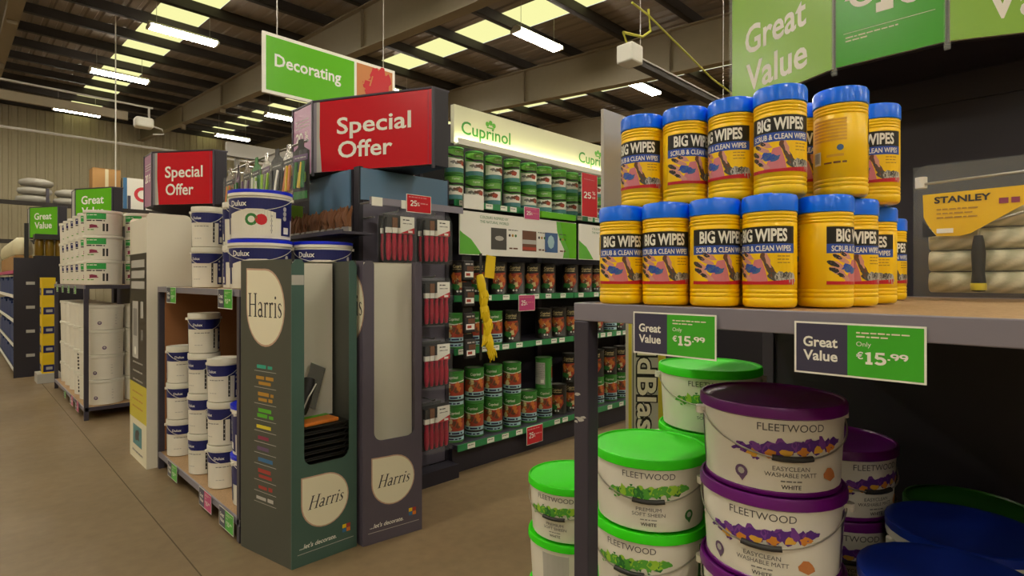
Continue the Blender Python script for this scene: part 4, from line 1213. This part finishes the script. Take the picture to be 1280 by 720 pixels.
# contents of the open display
for i in range(7):
    t = thing('paint_tray', f'black plastic paint tray in the cardboard display, {ORD[6 - i]} from the top', 'paint tray', (1.365, 2.874, .4505 + .034 * i), 0, 'paint trays in the cardboard display')
    MB().prism_y([(-.14, 0), (.13, 0), (.155, .031), (.15, .033), (.125, .006), (-.135, .006), (-.145, .033), (-.15, .031)], -.09, .09).build('dish', 'rubber', t)
    for sy in (-.105, .09): MB().box(-.15, sy, .026, .155, sy + .015, .034).build('rim', 'black', t, bevel=.003)
t = thing('sanding_pad', 'orange packet lying on top of the black paint trays', 'packet', (1.36, 2.85, .69), .1)
MB().box(-.1, -.07, 0, .1, .07, .02).build('sleeve', 'orange', t, bevel=.006)
MB().box(-.1, .02, .02, .1, .06, .021).build('stripe', 'green_text', t)
t = thing('roller_pack', 'black wrapped mini roller leaning inside the cardboard display', 'roller', (1.3, 2.90, .73), .1)
b = MB().lathe([(0, 0), (.03, .005), (.036, .04), (.038, .16), (.03, .2), (0, .205)], 14).build('sleeve', 'rubber', t, smooth=50); b.rotation_euler = (-.25, .45, 0)
b = MB().box(-.045, -.002, .0, .055, .002, .24).build('foil_wrap', 'foil', t); b.rotation_euler = (-.25, .45, 0); b.location = (.05, .02, .03)
MB().tube([(-.03, -.05, .0), (.02, -.05, .1), (.07, -.04, .16)], .004, 6).build('wire', 'metal', t)
b = MB().box(-.06, -.02, .12, -.02, .0, .26).build('tag', 'glove_yellow', t)

# ------------------------------------------------------------------ white cardboard stand with black printed front
t = thing('cardboard_stand', 'tall white cardboard stand with narrow black and yellow printed edge', 'display stand', (1.03, 4.98, 0))
w, d, H = .31, .57, 1.965
c = .05
prof = [(0, 0), (w, 0), (w, H - c)] + [(w - c + c * math.cos(a), H - c + c * math.sin(a)) for a in [PI / 2 * i / 5 for i in range(1, 6)]] + [(c * .4, H), (0, H - c * .4)]
MB().prism_y(prof, 0, .012).build('side_panel', 'card_white', t)
MB().prism_y(prof, d - .012, d).build('side_panel', 'card_white', t)
MB().box(.004, .012, 0, .012, d - .012, H - .03).build('front_panel', 'card_white', t)
MB().box(w - .012, .012, 0, w, d - .012, H - .06).build('back_panel', 'card_white', t)
MB().box(.012, .012, H - .07, w - .012, d - .012, H - .06).build('top_flap', 'card_white', t)
pr = Print([])
L = d
pr.rect(0, 0, L, .62, 'cream', .5).rect(.0, .33, L, .62, 'mould_yellow', 1).rect(0, .62, L, 1.66, 'tin_black', 1)
for q in range(3): pr.rect(.06, 1.38 + .085 * q, L - .06, 1.44 + .085 * q, 'light_grey', 2)
pr.rect(.1, .82, .3, 1.28, 'light_grey', 2).rect(.13, 1.0, .26, 1.22, 'mid_grey', 3).disc(.2, .88, .035, 'paper', 3, 12).rect(.38, 1.15, .47, 1.28, 'light_grey', 2).rect(.4, .98, .46, 1.06, 'mid_grey', 2)
for q in range(3): pr.words(.12, .45, .78 - .07 * q, .014, 'light_grey', 2, random.Random(q))
for q in range(3): pr.words(.1, .45, .54 - .06 * q, .014, 'gold_text', 2, random.Random(q + 4))
pr.rect(.12, .12, .42, .28, 'tin_teal', 2).blob(.27, .2, .07, .05, 'photo_dark', 3, random.Random(1)).words(.1, .45, .06, .015, 'mid_grey', 2, random.Random(8))
o = pr.flat('front_print', t, .0008, 0); o.location = (0, d, 0); o.rotation_euler[2] = -PI / 2

# ------------------------------------------------------------------ glossy packets and brushes above the blue-lidded buckets
tag(MB().tube([(1.62, 3.5, 2.36), (1.62, 5.0, 2.36)], .008, 6).tube([(1.62, 4.66, 2.36), (1.888, 4.66, 2.36), (1.888, 4.66, 2.192)], .008, 6).tube([(1.62, 4.98, 2.36), (1.888, 4.98, 2.36), (1.888, 4.98, 2.192)], .008, 6).build('hanging_rail', 'metal'), 'thin metal rail holding the glossy tool packets', 'rail')
cols = [('orange', 'green_text'), ('splash_dark', 'paper'), ('plum', 'light_grey'), ('paper', 'splash_lime'), ('splash_lime', 'mid_grey'), ('charcoal', 'paper'), ('orange', 'glove_yellow'), ('splash_dark', 'glove_yellow')]
rn = random.Random(12)
for i in range(8):
    y = 4.88 - .19 * i
    lb = ['first', 'second', 'third', 'fourth', 'fifth', 'sixth', 'seventh', 'eighth'][i]
    t = thing('tool_packet', f'glossy packet of decorating tools, {lb} from the white stand', 'packet', (1.6, y, 1.96), -PI / 2 + rn.uniform(-.2, .2), 'glossy tool packets on the rail')
    MB().prism_y([(-.085, 0), (.085, 0), (.09, .2), (.088, .33), (.03, .36), (.025, .41), (-.025, .41), (-.03, .36), (-.088, .33), (-.09, .2)], -.006, 0).build('wrapper', ['foil', 'charcoal', 'foil', 'splash_dark', 'foil', 'charcoal', 'foil', 'charcoal'][i], t)
    for q in range(3):
        o = MB().box(-.014, -.008, 0, .014, .004, .17).build('tool_handle', cols[i][q % 2], t, bevel=.003); o.location = (-.045 + .042 * q, -.02, .09); o.rotation_euler[1] = rn.uniform(-.1, .35)
    w_ = MB()
    for q in range(5): w_.prism_y([(-.085 + .034 * q, .01), (-.051 + .034 * q, .01), (-.049 + .034 * q + .02, .33), (-.083 + .034 * q + .02, .33)], -.036 - .006 * (q % 2), -.034 - .006 * (q % 2))
    w_.build('clear_front', 'clear_plastic', t)
    Print([]).rect(-.08, .27, .08, .31, ['charcoal', 'plum', 'photo_dark'][i % 3]).rect(-.075, .02, .075, .07, cols[i][0]).words(-.06, .06, .285, .01, 'light_grey', 2, rn).blob(.0, .16, .06, .05, ['splash_dark', 'photo_dark', 'tin_brown', 'splash_lime'][i % 4], 1, rn).flat('wrapper_print', t, .001, -.007)
tag(MB().box(1.66, 3.12, 1.735, 1.869, 4.02, 1.75).box(1.66, 3.12, 1.75, 1.668, 4.02, 1.76).build('brush_tray', 'steel_dark'), 'narrow dark tray holding the row of brown brushes', 'tray')
for i in range(9):
    y = 3.97 - .099 * i
    t = thing('paint_brush', f'brown bristled paint brush standing in the tray, {ORD[i]} from the colourful packets', 'brush', (1.72, y, 1.7515), -PI / 2 + rn.uniform(-.2, .2), 'brown brushes in the tray')
    MB().box(-.035, -.012, 0, .035, .012, .03).build('ferrule', 'metal', t, bevel=.002)
    b = MB()
    for q in range(7): b.tube([(-.03 + .01 * q, 0, .028), (-.033 + .011 * q + rn.uniform(-.004, .004), rn.uniform(-.006, .006), .09), (-.036 + .014 * q + .02, rn.uniform(-.012, .012), .15 + rn.uniform(-.012, .012))], [.010, .012, .004], 6)
    b.build('bristles', 'bristle', t, smooth=60)
t = thing('tool_box_pack', 'lime green boxed pack above the brown brushes', 'pack', (1.78, 4.1, 1.88), -PI / 2)
MB().box(-.07, -.05, 0, .07, .05, .12).build('carton', 'splash_lime', t, bevel=.006)
MB().box(-.07, -.054, .03, .07, -.05, .07).build('window', 'charcoal', t)
MB().tube([(0, .04, .115), (0, .089, .125)], .005, 5).build('peg', 'metal', t)

# ------------------------------------------------------------------ yellow-edged mould spray stand behind the rack
t = thing('cardboard_stand', 'yellow-edged stand with bold vertical lettering behind the near rack', 'display stand', (2.15, 1.31, 0), face(2.15, 1.31, .1))
MB().box(-.08, 0, 0, .08, .2, 1.44).build('carton', 'mould_grey', t)
pr = Print([])
pr.rect(-.08, 0, .08, 1.44, 'mould_grey', .5).rect(-.08, 0, -.066, 1.44, 'mould_yellow').rect(-.061, 0, -.058, 1.44, 'black').rect(.048, 0, .08, 1.44, 'mould_yellow')
for (bd, m, l) in ((.07, 'black', 2), (.018, 'cream', 3)):
    pr.text('MouldBlast', -.04, 1.425, .078, m, l, 'L', w=.70 if bd else .68, bold=bd, rot=-PI / 2)
pr.flat('front_print', t, .0008, 0)

# ------------------------------------------------------------------ the aisle end behind the near rack
tag(MB().box(2.58, -.5, 0, 2.62, 1.0, 2.73).build('end_panel', 'panel_dark'), 'dark end panel standing behind the near rack', 'panel')
tag(MB().box(2.572, -.5, 2.1, 2.579, 1.0, 2.13).build('panel_rail', 'panel_dark'), 'dark horizontal rail across the end panel behind the tubs', 'rail')
for k in range(3):
    gondola_bay('shelving_bay', f'dark shelving bay running away behind the near rack, {ORD[k]} from its end panel', 2.64 + 1.25 * k, 3.88 + 1.25 * k, -.45, [.2, .7, 1.2, 1.7], 2.3, .5, strip='steel_lip', seed=50 + k)

# ------------------------------------------------------------------ aisles further back
t = thing('shelving_aisle', 'grey shelving aisle end under the farther red header', 'shelving', (1.95, 6.1, 0))
MB().box(0, 0, 0, .04, 1.2, 2.18).build('end_panel', 'steel_dark', t)
MB().box(.04, .57, 0, 6, .63, 2.18).build('back_panel', 'light_grey', t)
for z in (.2, .7, 1.2, 1.7, 2.18): MB().box(.04, .05, z - .03, 6, .57, z).build('shelf', 'steel_lip', t)
MB().box(0, -.05, 2.72, 6, .0, 2.86).build('top_rail', 'light_grey', t)
for x in (.1, 3, 5.9): MB().box(x, .0, 2.15, x + .04, .04, 2.72).build('rail_post', 'light_grey', t)
rn = random.Random(21)
for i in range(16):
    x = 2.35 + .3 * (i % 8); z = 2.1815 if i < 8 else 1.7015
    t = thing('tool_carton', f'carton on {"top" if i < 8 else "second"} shelf past the farther red header, {ORD[i % 8]} along', 'carton', (x, 6.4, z), rn.uniform(-.1, .1), 'cartons on the farther aisle')
    h = rn.uniform(.2, .34)
    m = rn.choice(['splash_dark', 'plum', 'light_grey', 'charcoal', 'charcoal', 'steel_blue'])
    MB().box(-.12, -.1, 0, .12, .1, h).build('carton_body', m, t, bevel=.004)
    Print([]).rect(-.1, h * .5, .1, h * .85, 'paper').words(-.08, .08, h * .65, .02, 'charcoal', 2, rn).blob(0, h * .25, .05, .03, 'orange', 1, rn).flat('carton_print', t, .001, -.1)

# dark shelving far left with blue boxes
t = thing('dark_shelving', 'tall black shelving of blue boxes at the far left edge', 'shelving', (.6, 11, 0))
MB().box(0, 0, 0, .9, .03, 1.78).build('end_panel', 'panel_dark', t)
MB().box(.24, .03, 1.755, .62, .4, 1.78).build('side_ledge', 'panel_dark', t)
MB().box(.12, .0, 1.78, .17, .05, 2.3).build('post', 'black', t)
MB().box(.44, .03, 0, .47, 4.2, 1.75).build('back_panel', 'black', t)
for z in (.14, .5, .86, 1.22, 1.58): 
    s = MB().box(0, .03, z - .03, .44, 4.2, z).build('shelf', 'panel_dark', t)
    MB().box(-.006, .03, z - .035, 0, 4.2, z + .015).build('lip', 'paper' if z < 1.5 else 'sign_pink', s)
for i in range(4):
    for j in range(2): Print([]).rect(.14 + .3 * j, .3 + .36 * i, .24 + .3 * j - .04 * j, .345 + .36 * i, 'light_grey').flat('end_ticket', t, .001, 0)
for r in range(5):
    for c in range(9):
        z = [.1415, .5015, .8615, 1.2215, 1.5815][r]
        if r == 4 and c == 8: continue
        m = 'box_blue' if r < 4 else 'cardboard'
        o = MB().box(-.1, -.19, 0, .1, .19, .22 + .03 * ((c * 7 + r) % 3) if r < 4 else .24).build('stock_box', m, None, bevel=.006)
        o.location = (.72, 11.28 + .44 * c, z)
        tag(o, f'{"blue" if r < 4 else "brown"} box on black shelving, {ORD[4 - r]} shelf from top, {ORD[c]} along', 'box', 'boxes on the black shelving')
t = thing('jar_display', 'amber jars under a dark lid on the black shelving', 'jars', (1.025, 11.2, 1.7815))
MB().box(-.18, -.15, 0, .18, .15, .039).build('tray', 'panel_dark', t)
for i in range(3): MB().lathe([(.0, .04), (.052, .04), (.057, .06), (.057, .25), (.045, .29), (0, .29)], 14, c=(-.12 + .12 * i, -.04, 0)).build('jar', 'amber', t, smooth=40)
MB().box(-.18, -.15, .29, .18, .15, .37).build('lid', 'charcoal', t)
for k in range(5):
    o = MB().box(-.075, -.14, 0, .075, .14, .27).build('yellow_carton', 'glove_yellow', None, bevel=.004)
    Print([]).rect(-.06, .02, .07, .12, 'dulux_navy').rect(-.03, .05, .04, .09, 'light_grey', 2).flat('carton_print', o, .001, -.14)
    o.location = (.93, 10.35, .1305 + .271 * k)
    p_ = Print([]).rect(-.11, .02, .06, .12, 'dulux_navy').rect(-.05, .05, .03, .09, 'light_grey', 2).flat('carton_print', o, .001, 0); p_.rotation_euler[2] = -PI / 2; p_.location = (-.076, 0, 0)
    tag(o, f'yellow carton with blue label beside the far white buckets, {ORD[4 - k]} from the top', 'carton', 'yellow cartons in a column')
tag(MB().box(.8, 10.15, 0, 1.06, 10.55, .13).build('carton_plinth', 'light_grey'), 'pale plinth under the column of yellow cartons', 'plinth')
# pale sack and card items over the black shelving
for k in range(7):
    o = MB().lathe([(0, 0), (.16, .01), (.19, .08), (.17, .2), (.1, .27), (0, .28)], 12, sx=.7).build('floral_roll', 'sand', None, smooth=60)
    o.location = (.72, 11.35 + .47 * k, 1.8235)
    tag(o, f'pale speckled bag on top of the far left black shelving, {ORD[k]} from its end', 'bag', 'pale bags on the black shelving')

# pallet racking with sacks and boxes at the back
t = thing('pallet_racking', 'dark pallet racking beam and posts along the back wall', 'racking', (0, 29.5, 0))
for x in (-3, -.2, 2.6, 5.4, 8.2, 11):
    MB().box(x, 0, 0, x + .1, .1, 5.2).build('post', 'steel_dark', t)
for z in (1.4, 2.9, 4.45):
    MB().box(-3, -.02, z, 11.1, .1, z + .16).build('beam', 'purlin', t)
    MB().box(-3, .1, z + .12, 11.1, 1.3, z + .16).build('deck', 'purlin', t)
for i, (x, z) in enumerate([(2.25, 0), (2.3, 1), (2.35, 2), (3.44, 0), (3.5, 1)]):
    o = MB().lathe([(0, 0), (.5, .02), (.58, .12), (.55, .24), (.3, .33), (0, .34)], 14, sy=.6).build('sack', 'sack_grey', None, smooth=60)
    o.location = (x, 30.2, 4.614 + .345 * z)
    tag(o, f'grey sack on the high racking at the back, {["lowest of the tall pile", "middle of the tall pile", "top of the tall pile", "lower of the second pile", "upper of the second pile", "single one beside the cardboard box"][i]}', 'sack', 'grey sacks on the high racking')
for i, (x, w, h) in enumerate(((4.66, .5, 1.7),)):
    t = thing('cardboard_box', ['plain cardboard box on the high racking beside the sacks', 'second cardboard box on the high racking beside the sacks'][i], 'box', (x, 30.1, 4.614), 0, 'cardboard boxes on the high racking')
    MB().box(-w, -.4, 0, w, .5, h).build('carton_body', 'cardboard', t)
    MB().box(-.06, -.405, h * .5, .06, -.4, h).build('tape', 'sand', t)
    MB().box(-w, -.41, h - .02, w, -.4, h).build('flap', 'cardboard', t)
t = thing('white_box', 'white box with red ring on the high racking beside the cardboard box', 'box', (5.8, 30.1, 4.614))
MB().box(-.55, -.4, 0, .55, .5, 1.4).build('carton_body', 'paper', t)
pr = Print([]); pr.disc(.2, .7, .34, 'red', 1).disc(.2, .7, .2, 'paper', 2).rect(-.55, 0, -.4, 1.4, 'steel_blue', 1); pr.flat('carton_print', t, .004, -.4)
t = thing('shelving_aisle', 'shelving aisle end under the green header past the white buckets', 'shelving', (1.66, 8.9, 0))
MB().box(0, 0, 0, .04, 1.3, 2.2).build('end_panel', 'steel_dark', t)
MB().box(.04, .62, 0, 5, .68, 2.2).build('back_panel', 'panel_dark', t)
for z in (.2, .9, 1.55, 2.2): MB().box(.04, .02, z - .03, 5, .62, z).build('shelf', 'steel_lip', t)
for i in range(8):
    t = thing('colour_tin', f'dark tin on shelf beyond far white buckets, {ORD[i]} from aisle end', 'tin', (1.85 + .22 * i, 9.05, 1.5515), 0, 'dark tins beyond the white buckets')
    b = MB(); tin_body(b, .08, .2); b.build('body', 'tin_black', t, smooth=40)
    MB().lathe([(.064, .192), (.062, .197), (.05, .197), (0, .193)], 14).build('lid', 'metal', t, smooth=40)
    Print([], .02).rect(-.08, .05, .08, .12, 'tin_brown').words(-.05, .05, .14, .015, 'tin_gold', 1, random.Random(i)).round('label_print', t, lambda z: .0775, .078, .0006)

tag(MB().box(2.545, .85, 0, 2.57, 1.47, 1.5).build('darkening_panel', 'panel_dark'), 'low dark panel added to darken the gap beside the yellow-edged stand', 'panel')  # made-up sheet, keeps the gap behind the buckets dark
